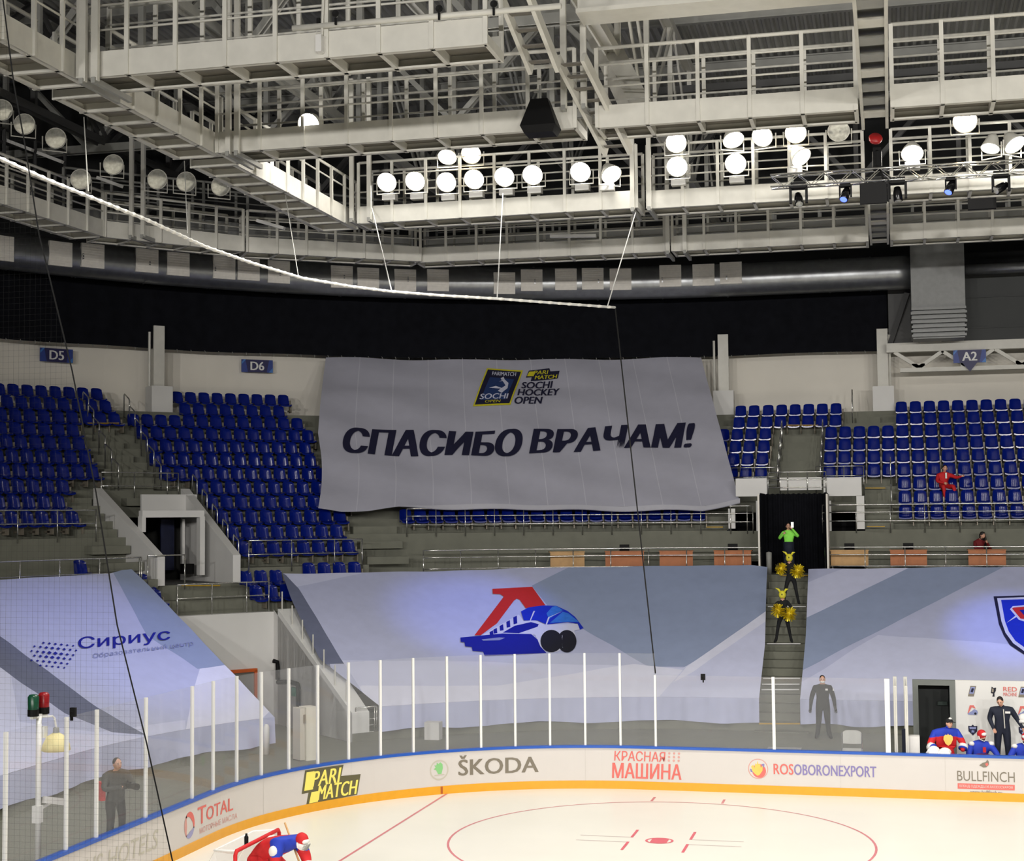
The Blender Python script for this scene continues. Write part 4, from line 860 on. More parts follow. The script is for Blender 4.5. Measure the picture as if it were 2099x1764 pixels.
# along the rink
R4 = -9.35
catwalk('nearest catwalk crossing the top left of the picture', (-11.2, -9.9), (-2.5, -9.9)); catwalk('second nearest catwalk, left half, with one burning floodlight', (-11.2, -3.15), (-2.1, -3.15)); catwalk('second nearest catwalk, right part as far as the cable ladder', (-1.6, -3.0), (4.35, -3.0)); catwalk('second nearest catwalk beyond the cable ladder at the right', (5.15, -3.0), (15, -3.0))
catwalk('catwalk carrying the left row of burning floodlights', (-10.9, 6.55), (-2.2, 6.55)); catwalk('catwalk carrying the middle floodlights right of the hanger posts', (-1.9, 6.75), (4.35, 6.75)); catwalk('floodlight catwalk beyond the cable ladder at the right', (5.15, 6.75), (16, 6.75))
catwalk('farthest straight catwalk above the duct, left part', (-11.4, 14.0), (-2.5, 14.3), rails=(1.45, 1.12, .82)); catwalk('farthest straight catwalk above the duct, middle part', (-2.2, 14.3), (4.35, 14.3), rails=(1.45, 1.12, .82)); catwalk('farthest straight catwalk above the duct, right part', (5.15, 14.3), (17, 14.3), rails=(1.45, 1.12, .82))
# across the rink and round the far corner
catwalk('left crossing catwalk, near piece seen from below', (-11.9, -24), (-11.9, -10.0), rails=(1.5, 1.15)); catwalk('left crossing catwalk, middle piece seen from below', (-11.9, -9.2), (-11.9, -3.4), rails=(1.5, 1.15)); catwalk('left crossing catwalk, far piece running to the lit row', (-11.9, -2.4), (-11.9, 6.8), rails=(1.5, 1.15))
catwalk('far corner catwalk, piece joining the straight one', (-16.6, 10.2), (-11.5, 13.7), step=1.1, rails=(1.45, 1.12, .82)); catwalk('far corner catwalk, middle piece under the dark lamps', (-20.0, 6.1), (-16.8, 9.9), step=1.1, rails=(1.45, 1.12, .82)); catwalk('far corner catwalk at the left edge of the picture', (-20.6, -6), (-20.1, 5.8), step=1.1, rails=(1.45, 1.12, .82))
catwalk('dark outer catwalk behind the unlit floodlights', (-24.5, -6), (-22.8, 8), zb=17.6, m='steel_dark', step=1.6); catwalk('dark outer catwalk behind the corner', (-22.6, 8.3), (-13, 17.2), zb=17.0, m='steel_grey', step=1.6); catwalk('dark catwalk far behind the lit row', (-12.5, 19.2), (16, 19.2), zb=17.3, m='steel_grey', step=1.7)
# cable ladder along the middle right
g = thing('cable_ladder', 'vertical-looking white cable ladder crossing all the catwalks at right', 'cable ladder', (4.75, 0, 16.2)); mb = MB(); [mb.beam((x, a, 16.3), (x, b, 16.3), .07, .35) for x in (4.47, 5.03) for a, b in ((-24, -1.2), (9.5, 15.2))]; part('side_rail', mb, 'steel_white', g)
mb = MB(); [mb.beam((4.75, a, 16.42), (4.75, b, 16.42), .5, .03) for a, b in ((-24, -1.2), (9.5, 15.2))]; part('tray_plate', mb, 'steel_grey', g)
for k in list(range(19))+list(range(29, 34)): mb = MB(); mb.box((4.75, -23+k*1.15, 16.22), (.5, .5, .05)); part('rung', mb, 'steel_grey' if k % 3 else 'steel_white', g)
# hanger posts
for pxa, pxb, py, Y, wd, lab in ((170, 195, 168, -10.68, .15, 'at the top left corner of the nearest catwalk'), (468, 486, 316, -3.95, .13, 'where the second catwalk meets the left crossing one'), (721, 757, 452, 5.7, .13, 'at the left end of the lit floodlight row'), (1156, 1197, 222, -3.9, .14, 'between the two halves of the second catwalk'), (1297, 1331, 430, 5.9, .13, 'in the middle of the floodlight row'), (1369, 1404, 518, 13.5, .14, 'in the middle of the far catwalk'), (269, 293, 486, 6.3, .13, 'on the far corner catwalk left of the lit row')):
    A, B = AY(pxa, py, Y), AY(pxb, py, Y); g = thing('hanger', 'pair of white hanger posts '+lab, 'hanger', (A.x, Y, A.z-.05), 'catwalk hanger posts')
    for P in (A, B): mb = MB(); mb.box((P.x, Y, (A.z+20.5)/2), (wd, .1, 20.5-A.z)); part('post', mb, 'steel_white', g); mb = MB(); mb.beam((P.x, Y-.1, A.z), (P.x, Y+1.5, A.z), .09, .12); part('foot_beam', mb, 'steel_grey', g)
# inclined ladders
for (a, b, lab) in (((-2.55, -9.9, 18.4), (-2.2, -6.6, 16.6), 'white inclined ladder at the right end of the nearest catwalk'), ((-1.95, -5.0, 17.3), (-1.35, -2.2, 15.75), 'white inclined ladder hanging under the middle hanger posts')):
    g = thing('inclined_ladder', lab, 'ladder', b, 'inclined catwalk ladders'); a, b = Vector(a), Vector(b)
    for k in (-.3, .3): mb = MB(); mb.beam(a+Vector((k, 0, 0)), b+Vector((k, 0, 0)), .09, .26); part('stringer', mb, 'steel_white', g)
    for i in range(8): p = a.lerp(b, (i+.5)/8); mb = MB(); mb.box(p, (.56, .2, .03)); part('tread', mb, 'deck_plate', g)
# ================================================================ FLOODLIGHTS
def flood(px, py, Y, label, lit=True, size=.31, yaw=0.0, tilt=-.55, warm=False, X=None, box=True):
    P = AY(px, py, Y) if X is None else AX(px, py, X)
    d = Vector((math.sin(yaw)*math.cos(tilt), -math.cos(yaw)*math.cos(tilt), math.sin(tilt))); g = thing('floodlight', label, 'floodlight', P-d*.2-Vector((0, 0, .45)), 'arena floodlights')
    mb = MB(); mb.lathe([(.05, -.42), (.13, -.4), (.17, -.3), (size*.8, -.16), (size*.98, -.02), (size*1.03, .03), (size*.97, .03), (size*.93, -.02)], P, d, 20); bowl = part('reflector_bowl', mb, 'steel_white', g, True)
    mb = MB(); mb.lathe([(0, .035), (size*.5, .03), (size*.95, .005)], P, d, 20); part('lens', mb, ('lens_lit_warm' if warm else 'lens_lit') if lit else 'lens_off', bowl, True, label='glowing lens' if lit else None)
    s = d.cross(Vector((0, 0, 1))).normalized(); mb = MB(); c = P-d*.14; mb.tube([c+s*(size+.05), c+s*(size+.05)+Vector((0, 0, -.42)), c-s*(size+.05)+Vector((0, 0, -.42)), c-s*(size+.05)], .022, 6); part('yoke', mb, 'steel_white', g)
    if box: mb = MB(); mb.box(P-d*.35+Vector((0, 0, -.6)), (.42, .3, .2)); part('ballast_box', mb, 'wall_white', g)
    return g
row = [(793, 373), (851, 371), (915, 373), (972, 367), (1034, 362), (1092, 358), (1190, 352)]
nm = ['leftmost burning floodlight of the lit row', 'second burning floodlight from the left in the lit row', 'small burning floodlight under the oval one', 'burning floodlight under the warm round one', 'burning floodlight fourth from the hanger posts in the lit row', 'third burning floodlight left of the hanger posts', 'second burning floodlight left of the middle hanger posts']
for (x, y), l in zip(row, nm): flood(x, y, 5.7, l)
flood(1253, 357, 5.7, 'turned burning floodlight next to the middle hanger posts', yaw=.7, tilt=-.8); flood(917, 321, 5.9, 'oval burning floodlight raised above the lit row', tilt=-.9, size=.29, box=False); flood(966, 315, 5.9, 'round warm burning floodlight raised above the lit row', warm=True, box=False)
flood(633, 253, -3.7, 'single burning floodlight on the second catwalk at left', size=.27, box=False)
flood(1386, 292, 5.9, 'upper burning floodlight of the pair right of the hanger posts', box=False); flood(1388, 341, 5.8, 'lower burning floodlight of the pair right of the hanger posts'); flood(1503, 286, 5.9, 'tilted burning floodlight above the second pair', yaw=.5, tilt=-.95, box=False); flood(1508, 335, 5.8, 'lower burning floodlight of the second pair'); flood(1563, 279, 5.9, 'burning floodlight left of the two upper right ones', yaw=-.3, box=False); flood(1631, 272, 5.9, 'burning floodlight next to the unlit round one', warm=True, box=False); flood(1642, 322, 5.8, 'burning floodlight below the upper right pair, seen askew', yaw=.9, tilt=-.8)
flood(1719, 268, 5.9, 'white unlit floodlight left of the red lamp', lit=False, box=False); flood(1870, 314, 5.8, 'burning floodlight right of the red lamp', tilt=-.9); flood(1978, 248, 5.0, 'big warm burning floodlight high at the right', warm=True, size=.33, box=False); flood(2030, 303, 5.8, 'small tilted burning floodlight near the right edge', yaw=-.6, tilt=-1.15, size=.26, box=False); flood(2080, 296, 5.8, 'burning floodlight at the right edge of the picture', yaw=.8, tilt=-.9, box=False)
for x, y, l in ((4, 225, 'unlit floodlight cut by the left edge'), (50, 254, 'unlit floodlight near the left edge behind the rope'), (114, 283, 'unlit floodlight second from the left edge'), (232, 337, 'unlit floodlight left of the corner hanger'), (165, 367, 'unlit floodlight nearest the white pipe'), (322, 367, 'unlit floodlight just right of the corner hanger'), (381, 372, 'unlit tilted floodlight under the crossing catwalk'), (452, 381, 'smallest unlit floodlight under the crossing catwalk')):
    flood(x, y, 0, l, lit=False, yaw=.75, tilt=-.35, X=-20.2+(x-50)*.012, box=False)
# clip fluorescent tubes, speaker, camera
def tubelight(px0, py0, px1, py1, Y, label):
    a, b = AY(px0, py0, Y), AY(px1, py1, Y); mb = MB(); mb.beam(a, b, .16, .1); solo('tube_light', mb, 'wall_white', label, 'lamp', 'unlit white tube lights')
tubelight(527, 452, 583, 468, 8.0, 'white tube light under the crossing catwalk'); tubelight(1128, 484, 1222, 483, 12.6, 'white tube light below the floodlight row'); tubelight(12, 287, 67, 308, 5, 'upper left white tube light behind the dark lamps'); tubelight(78, 313, 128, 332, 5, 'second white tube light behind the dark lamps'); tubelight(200, 364, 250, 382, 6, 'third white tube light behind the dark lamps')
P = AY(1108, 240, -4.4); g = thing('loudspeaker', 'black tapered loudspeaker hanging under the second catwalk', 'loudspeaker', P-Vector((0, 0, .4)))
mb = MB(); t_, b_ = .2, .42; mb.add([P+Vector((x*w_, y*w_*.8, z)) for z, w_ in ((.4, t_), (-.25, b_), (-.42, b_*.8)) for x, y in ((-1, -1), (1, -1), (1, 1), (-1, 1))], [(0, 1, 2, 3), (0, 4, 5, 1), (1, 5, 6, 2), (2, 6, 7, 3), (3, 7, 4, 0), (4, 8, 9, 5), (5, 9, 10, 6), (6, 10, 11, 7), (7, 11, 8, 4), (11, 10, 9, 8)]); part('cabinet', mb, 'black', g); mb = MB(); mb.tube([P+Vector((0, 0, .4)), P+Vector((0, 0, .75))], .03, 6); mb.tube([P+Vector((-.15, 0, .6)), P+Vector((.15, 0, .6))], .03, 6); part('hanging_bracket', mb, 'steel_grey', g)
P = AY(658, 92, -10.6); g = thing('catwalk_camera', 'white camera hanging from the nearest catwalk', 'camera', P-Vector((0, 0, .2))); mb = MB(); mb.box(P, (.12, .3, .34)); part('housing', mb, 'wall_white', g); mb = MB(); mb.tube([P+Vector((-.1, 0, .25)), P+Vector((.02, 0, .2)), P+Vector((.05, 0, .95))], .03, 6); part('arm', mb, 'steel_white', g); mb = MB(); mb.box(P+Vector((-.05, 0, .45)), (.06, .08, .18)); part('clamp', mb, 'black', g)
for px, py, l in ((688, 28, 'leftmost black clamp lamp on the pale pipe'), (900, 18, 'middle black clamp lamp on the pale pipe'), (1012, 8, 'rightmost black clamp lamp on the pale pipe')): P = AY(px, py, -10.7); mb = MB(); mb.lathe([(0, -.12), (.07, -.1), (.07, .1), (0, .12)], P, (.3, -1, -.3), 10); mb.box(P+Vector((0, 0, -.15)), (.04, .04, .14)); solo('clamp_lamp', mb, 'black', l, 'lamp', 'black clamp lamps')
mb = MB(); mb.tube([AY(600, 58, -10.6), AY(1150, 12, -10.6)], .06, 8); solo('lighting_pipe', mb, 'steel_white', 'pale pipe along the top of the nearest catwalk', 'pipe', smooth=True)
# ================================================================ LIGHTING TRUSS WITH MOVING HEADS
TY = 4.4
A_ = AY(1580, 375, TY); B_ = AY(2130, 338, TY); zt = (A_.z+B_.z)/2
g = thing('lighting_truss', 'silver lattice lighting truss carrying black moving lamps at right', 'lighting truss', (A_.x, TY, A_.z-.2)); x0, x1 = A_.x, B_.x+4
for dy in (-.17, .17):
    for dz in (-.17, .17): mb = MB(); mb.tube([(x0, TY+dy, zt+dz), (x1, TY+dy, zt+dz)], .026, 6); part('chord', mb, 'chrome', g, True)
n = int((x1-x0)/.36)
for k in range(n):
    xa, xb = x0+(x1-x0)*k/n, x0+(x1-x0)*(k+1)/n; mb = MB(); u, v = (-.17, .17) if k % 2 else (.17, -.17)
    for dy in (-.17, .17): mb.tube([(xa, TY+dy, zt+u), (xb, TY+dy, zt+v)], .012, 4)
    for dz in (-.17, .17): mb.tube([(xa, TY+u, zt+dz), (xb, TY+v, zt+dz)], .012, 4)
    part('lattice', mb, 'chrome', g)
def mover(px, py, label, tilt=-.9, yaw=.2, blue=False, s=1.0):
    P = AY(px, py, TY); g = thing('moving_head', label, 'stage lamp', P-Vector((0, 0, .3*s)), 'black moving lamps on the truss'); top = P.z+.32*s
    mb = MB(); mb.box((P.x, P.y, top), (.36*s, .3*s, .14*s)); part('base', mb, 'black', g); mb = MB()
    for k in (-.19, .19): mb = MB(); mb.box((P.x+k*s, P.y, P.z+.1*s), (.06*s, .14*s, .4*s)); part('yoke_arm', mb, 'black', g)
    d = Vector((math.sin(yaw)*math.cos(tilt), -math.cos(yaw)*math.cos(tilt), math.sin(tilt))); mb = MB(); mb.lathe([(0, -.22), (.09, -.2), (.12, -.05), (.125, .2), (.1, .22)], P, d, 14); hd_ = part('head', mb, 'black_gloss', g, True)
    mb = MB(); mb.lathe([(.1, .215), (0, .225)], P, d, 14); part('lens', mb, mat('lens_blue', (70, 90, 240), .2, 0, 0, emit=3) if blue else 'lens_off', hd_, label='blue glowing lens' if blue else None)
    mb = MB(); mb.tube([(P.x, P.y, top+.05), (P.x, TY, zt-.15)], .03, 6); part('clamp', mb, 'black', g)
mover(1637, 408, 'black moving lamp at the left end of the truss', s=1.15); mover(1733, 398, 'small moving lamp with blue lens left of the black box', blue=True, s=.8, yaw=-.4); mover(1840, 398, 'black moving lamp just right of the black box', s=1.15, tilt=-1.3); mover(1949, 383, 'small black moving lamp third from the right edge', s=.7, blue=True, yaw=-.6); mover(2052, 384, 'black moving lamp near the right edge', s=1.1, yaw=-.9, tilt=-.5)
P = AY(1790, 396, TY-.25); mb = MB(); mb.box(P, (.72, .12, .58)); mb.box(P+Vector((.4, 0, .05)), (.04, .1, .6)); solo('black_box', mb, 'black', 'flat black box hanging from the truss by the cable ladder', 'box'); P = AY(2013, 418, TY+1); mb = MB(); mb.box(P, (.75, .2, .3)); solo('black_box', mb, 'black', 'low black box under the truss near the right edge', 'box')
P = AY(1798, 330, TY); g = thing('chain_hoist', 'black chain hoist holding the truss below a red lamp', 'hoist', P-Vector((0, 0, .3))); mb = MB(); mb.box(P+Vector((0, 0, .05)), (.22, .22, .62)); mb.lathe([(.08, -.3), (.13, -.2), (.13, .2), (.08, .3)], P+Vector((0, 0, .05)), (0, 0, 1), 12); part('motor', mb, 'black', g); mb = MB(); mb.tube([P+Vector((.08, 0, -.25)), P+Vector((.15, 0, -.5)), P+Vector((.2, 0, -.85))], .035, 6); part('chain', mb, 'black', g)
P = AY(1795, 283, TY+.3); mb = MB(); mb.lathe([(0, -.1), (.17, -.08), (.19, .0), (.17, .04), (0, .06)], P, (.2, -.8, .5), 18); solo('red_lamp', mb, mat('red_lens', (150, 20, 22), .4, 0, .05), 'round red lamp above the black chain hoist', 'lamp', smooth=True)
# ================================================================ NETTING
pp = []
for px, py in ((-60, 298), (0, 325), (100, 370), (200, 410), (300, 450), (420, 505), (520, 540), (620, 570), (720, 587), (800, 597), (900, 605), (1020, 612), (1140, 621), (1261, 630)): pp.append(AZ(px, py, 12.3))
g = thing('net_pipe', 'white laced pipe curving across the left holding the safety net', 'net pipe', pp[-1]); mb = MB(); mb.tube(pp, .032, 8); part('pipe', mb, 'white_paint', g, True); mb = MB()
for a, b in zip(pp, pp[1:]):
    k = max(1, int((b-a).length/.28))
    for i in range(k): p = a.lerp(b, i/k); d = (b-a).normalized(); q = p+d*.2; mb.tube([p, p.lerp(q, .5), q], .05, 6, radii=[.03, .042, .03])
part('lacing', mb, mat('lacing_white', (240, 238, 230), .5, 0, .02), g, True, stuff=True)
bot = [BP(tg[i])[0] for i in range(len(tg))]
mb = MB()
def net_pt(u, v): # u along the pipe, v down
    x, y = interp([(p.x, p.y) for p in pp], u); t = TPX(1343, 2.9)+(0-1)*0
    tt = TPX(1343, 2.9)-(1-u)*24.0; b, n_ = BP(tt); bz = 2.9 if tt > TPX(1343, 2.9)-.1 else 3.42
    P = Vector((x, y, 12.3)); Q = Vector((b.x-n_.x*.05, b.y-n_.y*.05, bz)); return P.lerp(Q, v)
NETM = mat('net_black', (18, 18, 18), .9, 0, 0)
mb = MB(); mb.tube([net_pt(1, k/14) for k in range(15)], .018, 5); part('edge_rope', mb, NETM, g)
# near net hanging in front of the photographer's left
def nn(a, k): return AY(a[0], a[1], -24.5)
L_ = [(5, -10), (28, 170), (50, 290), (80, 480), (148, 760), (197, 1010), (240, 1280), (300, 1520), (356, 1775)]
rope = [AY(x, y, -24.5) for x, y in L_]; g = thing('safety_net', 'fine dark safety net with thick edge rope close to the camera at left', 'net', rope[-1]); mb = MB(); mb.tube(rope, .0075, 6); part('edge_rope', mb, NETM, g, True)
mb = MB(); zt_, zb_ = rope[0].z+.2, rope[-1].z-.2; xl = AY(-60, 900, -24.5).x; ce = .062
def rope_x(z):
    for a, b in zip(rope, rope[1:]):
        if (a.z-z)*(b.z-z) <= 0: return a.x+(b.x-a.x)*(z-a.z)/(b.z-a.z)
    return rope[0].x if z > rope[0].z else rope[-1].x
z = zb_
while z < zt_:
    xr = rope_x(z); mb.beam((xl, -24.5, z), (xr, -24.5, z), .0008, .0008); z += ce
x = xl
while x < max(p.x for p in rope):
    top = zt_
    if x > rope[0].x:
        zz = [a.z+(b.z-a.z)*(x-a.x)/(b.x-a.x) for a, b in zip(rope, rope[1:]) if (a.x-x)*(b.x-x) <= 0]; top = zz[0] if zz else zb_
    if top > zb_: mb.beam((x, -24.5, zb_), (x, -24.5, top), .0008, .0008)
    x += ce
part('mesh', mb, NETM, g, stuff=True)
# wires that hold the net pipe
for (x0, y0), (x1, y1), l in (((762, 425), (803, 597), 'left white wire holding the net pipe'), ((1031, 395), (1019, 612), 'middle white wire holding the net pipe'), ((1303, 435), (1245, 628), 'right white wire holding the net pipe')):
    a = AY(x0, y0, 5.9); b = AZ(x1, y1, 12.3); mb = MB(); mb.tube([a, b], .016, 5); solo('net_wire', mb, 'white_paint', l, 'wire', 'wires of the net pipe')
for (x0, y0), (x1, y1), l in (((172, 240), (181, 392), 'thin grey wire left of the corner hanger'), ((585, 400), (612, 568), 'thin grey wire by the white tube light'), ((378, 330), (384, 478), 'thin grey wire right of the corner hanger')):
    b = AZ(x1, y1, 12.3); a = AY(x0, y0, b.y+1.5); mb = MB(); mb.tube([a, b], .009, 4); solo('net_wire', mb, 'steel_grey', l, 'wire', 'wires of the net pipe')
# blue stage light playing on the covers
for (px, py), tgt, PW in (((1733, 398), (985, 1262), 4200), ((1949, 383), (2075, 1290), 3000), ((1733, 398), (255, 1320), 5200)):
    P = AY(px, py, TY)+Vector((0, -.2, -.25)); T = AC(*tgt, TZ, TR, TSL); lamp('blue_stage_beam', 'SPOT', P, T, PW, (.22, .30, 1.0), spot_size=math.radians(20), spot_blend=.9, shadow_soft_size=.08)
# ================================================================ PEOPLE
def V(*a): return Vector(a)
def skin_mesh(J, edges, root, sub=1):
    names = list(J); idx = {n: i for i, n in enumerate(names)}
    me = bpy.data.meshes.new('body'); me.from_pydata([J[n][0] for n in names], [(idx[a], idx[b]) for a, b in edges], [])
    o = bpy.data.objects.new('body', me); COL.objects.link(o); m = o.modifiers.new('skin', 'SKIN'); m.use_smooth_shade = True
    for i, n in enumerate(names):
        sv = me.skin_vertices[0].data[i]; r = J[n][1]; sv.radius = r if hasattr(r, '__len__') else (r, r); sv.use_root = (n == root)
    s = o.modifiers.new('sub', 'SUBSURF'); s.levels = sub; s.render_levels = sub
    dg = bpy.context.evaluated_depsgraph_get(); ev = o.evaluated_get(dg); em = ev.to_mesh()
    vs = [v.co.copy() for v in em.vertices]; fs = [tuple(p.vertices) for p in em.polygons]
    ev.to_mesh_clear(); bpy.data.objects.remove(o); bpy.data.meshes.remove(me); return vs, fs
def seg_d(p, a, b):
    ab = b-a; t = max(0, min(1, (p-a).dot(ab)/max(1e-9, ab.length_squared))); return (p-(a+ab*t)).length
def person(label, loc, rz, pose, mats, bulk=1.0, scale=1.0, head_dir=None, group=None, hands=True, tilt=None, yoke=None):
    """pose: joint places in metres, figure facing -Y with its feet at the origin; mats: material name for torso, arm, leg, hand, foot, neck"""
    B = dict(pelvis=V(0, 0, .95), spine=V(0, 0, 1.13), chest=V(0, 0, 1.33), neck=V(0, 0, 1.5), head=V(0, -.02, 1.63), shL=V(.19, 0, 1.42), elL=V(.26, .03, 1.14), wrL=V(.28, -.04, .90), shR=V(-.19, 0, 1.42), elR=V(-.26, .03, 1.14), wrR=V(-.28, -.04, .90),
             hiL=V(.1, 0, .9), knL=V(.12, -.02, .5), anL=V(.13, .02, .09), toL=V(.15, -.15, .05), hiR=V(-.1, 0, .9), knR=V(-.12, -.02, .5), anR=V(-.13, .02, .09), toR=V(-.15, -.15, .05))
    B.update({k: V(*v) for k, v in pose.items()})
    if bulk < 1.4:
        for q in ('shL', 'shR'): B[q].z -= .03
    k = bulk; J = dict(pelvis=(B['pelvis'], (.15*k, .12*k)), spine=(B['spine'], (.14*k, .11*k)), chest=(B['chest'], (.165*k, .12*k)), neck=(B['neck'], .06))
    E_ = [('pelvis', 'spine'), ('spine', 'chest'), ('chest', 'neck')]; J['crown'] = (B['neck'].lerp(B['head'], .6), .055); E_.append(('neck', 'crown'))
    for s in 'LR':
        J['sh'+s] = (B['sh'+s], .078*k); J['el'+s] = (B['el'+s], .056*k); J['wr'+s] = (B['wr'+s], .036*k); J['hi'+s] = (B['hi'+s], .105*k); J['kn'+s] = (B['kn'+s], .07*k); J['an'+s] = (B['an'+s], .05*k); J['to'+s] = (B['to'+s], .042)
        J['he'+s] = (B['an'+s]+(B['an'+s]-B['to'+s])*.25+V(0, 0, -.02), .04)
        E_ += [('chest', 'sh'+s), ('sh'+s, 'el'+s), ('el'+s, 'wr'+s), ('pelvis', 'hi'+s), ('hi'+s, 'kn'+s), ('kn'+s, 'an'+s), ('an'+s, 'to'+s), ('an'+s, 'he'+s)]
        if hands:
            d = (B['wr'+s]-B['el'+s]).normalized(); sd = d.cross(V(0, -1, 0)); sd = sd.normalized() if sd.length > .2 else V(1, 0, 0); nn_ = sd.cross(d)
            J['pa'+s] = (B['wr'+s]+d*.075, .032); E_.append(('wr'+s, 'pa'+s))
            for q, (off, ln) in enumerate(((-.03, .062), (-.01, .075), (.011, .07), (.031, .052))):
                a = B['wr'+s]+d*.105+sd*off; b = a+d*ln*.55+nn_*.008; c = b+d*ln*.42+nn_*.028
                J[f'f{q}a{s}'] = (a, .0105); J[f'f{q}b{s}'] = (b, .0095); J[f'f{q}c{s}'] = (c, .008); E_ += [('pa'+s, f'f{q}a{s}'), (f'f{q}a{s}', f'f{q}b{s}'), (f'f{q}b{s}', f'f{q}c{s}')]
            sg = -1 if s == 'L' else 1; a = B['wr'+s]+d*.045+nn_*.03-sd*.028; J['ta'+s] = (a, .012); J['tb'+s] = (a+d*.045+nn_*.022, .0105); E_ += [('pa'+s, 'ta'+s), ('ta'+s, 'tb'+s)]
    vs, fs = skin_mesh(J, E_, 'pelvis', 3 if yoke else 1)
    M_ = [mats.get(n, 'cloth_black') for n in ('torso', 'arm', 'leg', 'hand', 'foot', 'neck')]+['skin', 'hair_dark', mats.get('lips', 'skin_lips'), mats.get('yoke', mats.get('torso', 'cloth_black'))]
    bones = [('pelvis', 'spine', 0), ('spine', 'chest', 0), ('chest', 'shL', 9), ('chest', 'shR', 9), ]
    for s in 'LR': bones += [('sh'+s, 'el'+s, 1), ('el'+s, 'wr'+s, 1), ('hi'+s, 'kn'+s, 2), ('kn'+s, 'an'+s, 2), ('an'+s, 'to'+s, 4)]
    mi = []
    RAD = {0: .15*k, 1: .05*k, 2: .08*k, 4: .045, 3: .03, 5: .06, 9: .1*k}
    ax = [(B[a], B[b], m) for a, b, m in bones]+[(B['neck'].lerp(B['head'], .35), B['head'], 5)]+[(B['wr'+s]+(B['wr'+s]-B['el'+s]).normalized()*.03, B['wr'+s]+(B['wr'+s]-B['el'+s]).normalized()*.2, 3) for s in 'LR']
    for f in fs:
        c = sum((vs[i] for i in f), Vector())/len(f)
        mi.append(min(ax, key=lambda q: seg_d(c, q[0], q[1])-RAD[q[2]])[2])
        if yoke and mi[-1] in (0, 1, 5, 9): mi[-1] = 9 if yoke(c) else (1 if mi[-1] == 1 else 0)
    mb = MB(); mb.v = [Vector(v) for v in vs]; mb.f = fs; mb.m = mi
    # head with a face
    hd = (head_dir or V(0, -1, 0)).normalized(); H = B['head']; upv = (B['head']-B['neck']).normalized(); upv = (upv*.5+V(0, 0, .5)).normalized() if tilt is None else tilt.normalized(); sx = hd.cross(upv).normalized(); upv = sx.cross(hd)
    hm = Matrix((sx, -hd, upv)).transposed()
    hv = []; hf = []; n, r_ = 16, 12
    for j in range(r_+1):
        th = PI*j/r_
        for q in range(n):
            a = 2*PI*q/n; x = math.sin(th)*math.cos(a)*.076; y = math.sin(th)*math.sin(a)*.095; z = math.cos(th)*.115
            if z < -.03: x *= 1-(-.03-z)*3.2; y = y*(1-(-.03-z)*2.2)-(.012 if y < 0 else 0)
            if y < -.03 and abs(x) < .03 and -.045 < z < .02: y -= .012*(1-abs(x)/.03)
            hv.append(H+hm @ V(x, y, z))
    for j in range(r_):
        for q in range(n): hf.append((j*n+q, (j+1)*n+q, (j+1)*n+(q+1) % n, j*n+(q+1) % n))
    mb.add(hv, hf, 6); L = lambda x, y, z: H+hm @ V(x, y, z)
    mb.add([L(-.012, -.09, -.03), L(.012, -.09, -.03), L(0, -.122, -.026), L(0, -.095, .016)], [(0, 2, 3), (2, 1, 3), (0, 1, 2)], 6)
    for sg in (-1, 1): mb.ball(L(sg*.03, -.086, .008), (.011, .008, .007), 8, 7, hm); mb.ball(L(sg*.077, .006, -.008), (.012, .02, .03), 8, 6, hm); mb.box(L(sg*.03, -.09, .026), (.032, .008, .007), 7, 0, hm)
    mb.box(L(0, -.087, -.056), (.042, .012, .011), 8, 0, hm)
    R3 = Matrix.Rotation(rz, 3, 'Z'); loc = Vector(loc); W = lambda p: loc+R3 @ (Vector(p)*scale)
    mb.v = [W(p) for p in mb.v]; g = thing('person', label, 'person', loc, group); part('body', mb, M_, g, True)
    Rm = R3 @ hm
    def hp(x, y, z): return W(H+hm @ V(x, y, z))
    return g, B, W, hp, Rm
mat('skin_lips', (176, 96, 88), .5, 0, 0)
def hair(g, hp, Rm, m='hair_dark', back=0.0, s=1.0):
    mb = MB(); mb.ball(hp(0, .016, .03), (.082*s, .096*s, .098*s), 14, 0, Rm)
    vs = []; fl = []
    if back > 0: mb.tube([hp(0, .07, .03), hp(-.03, .085, -.1), hp(-.05, .08, -.1-back)], .07, 10, radii=[.07, .075, .05])
    part('hair', mb, m, g, True)
# helper: block of cloth colour on a chest
def patch(name, g, W, c, sz, m, rz=0.0, mx=None): mb = MB(); mb.box(W(c), sz, 0, rz, mx); return part(name, mb, m, g)
# guard behind the low glass
P = AZ(1688, 1514, .5)
g, B, W, hp, Rm = person('person in dark grey uniform and white face mask standing behind the low glass', P, .12, dict(elL=(.30, .03, 1.14), wrL=(.33, -.06, .88), elR=(-.30, .03, 1.14), wrR=(-.34, -.06, .88), anL=(.16, .02, .09), toL=(.22, -.14, .05), anR=(-.16, .02, .09), toR=(-.22, -.14, .05), shL=(.21, 0, 1.43), shR=(-.21, 0, 1.43)), dict(torso='cloth_black', arm='cloth_black', leg='cloth_black', hand='cloth_black', foot='cloth_black', neck='skin'), 1.18, 1.03)
hair(g, hp, Rm); mb = MB(); mb.ball(hp(0, -.03, -.055), (.071, .082, .05), 12, 0, Rm); part('face_mask', mb, 'cloth_white', g, True); patch('chest_badge', g, W, (.1, -.145, 1.37), (.07, .02, .05), 'cloth_white'); patch('arm_badge', g, W, (.29, -.05, 1.36), (.03, .06, .06), 'cloth_white')
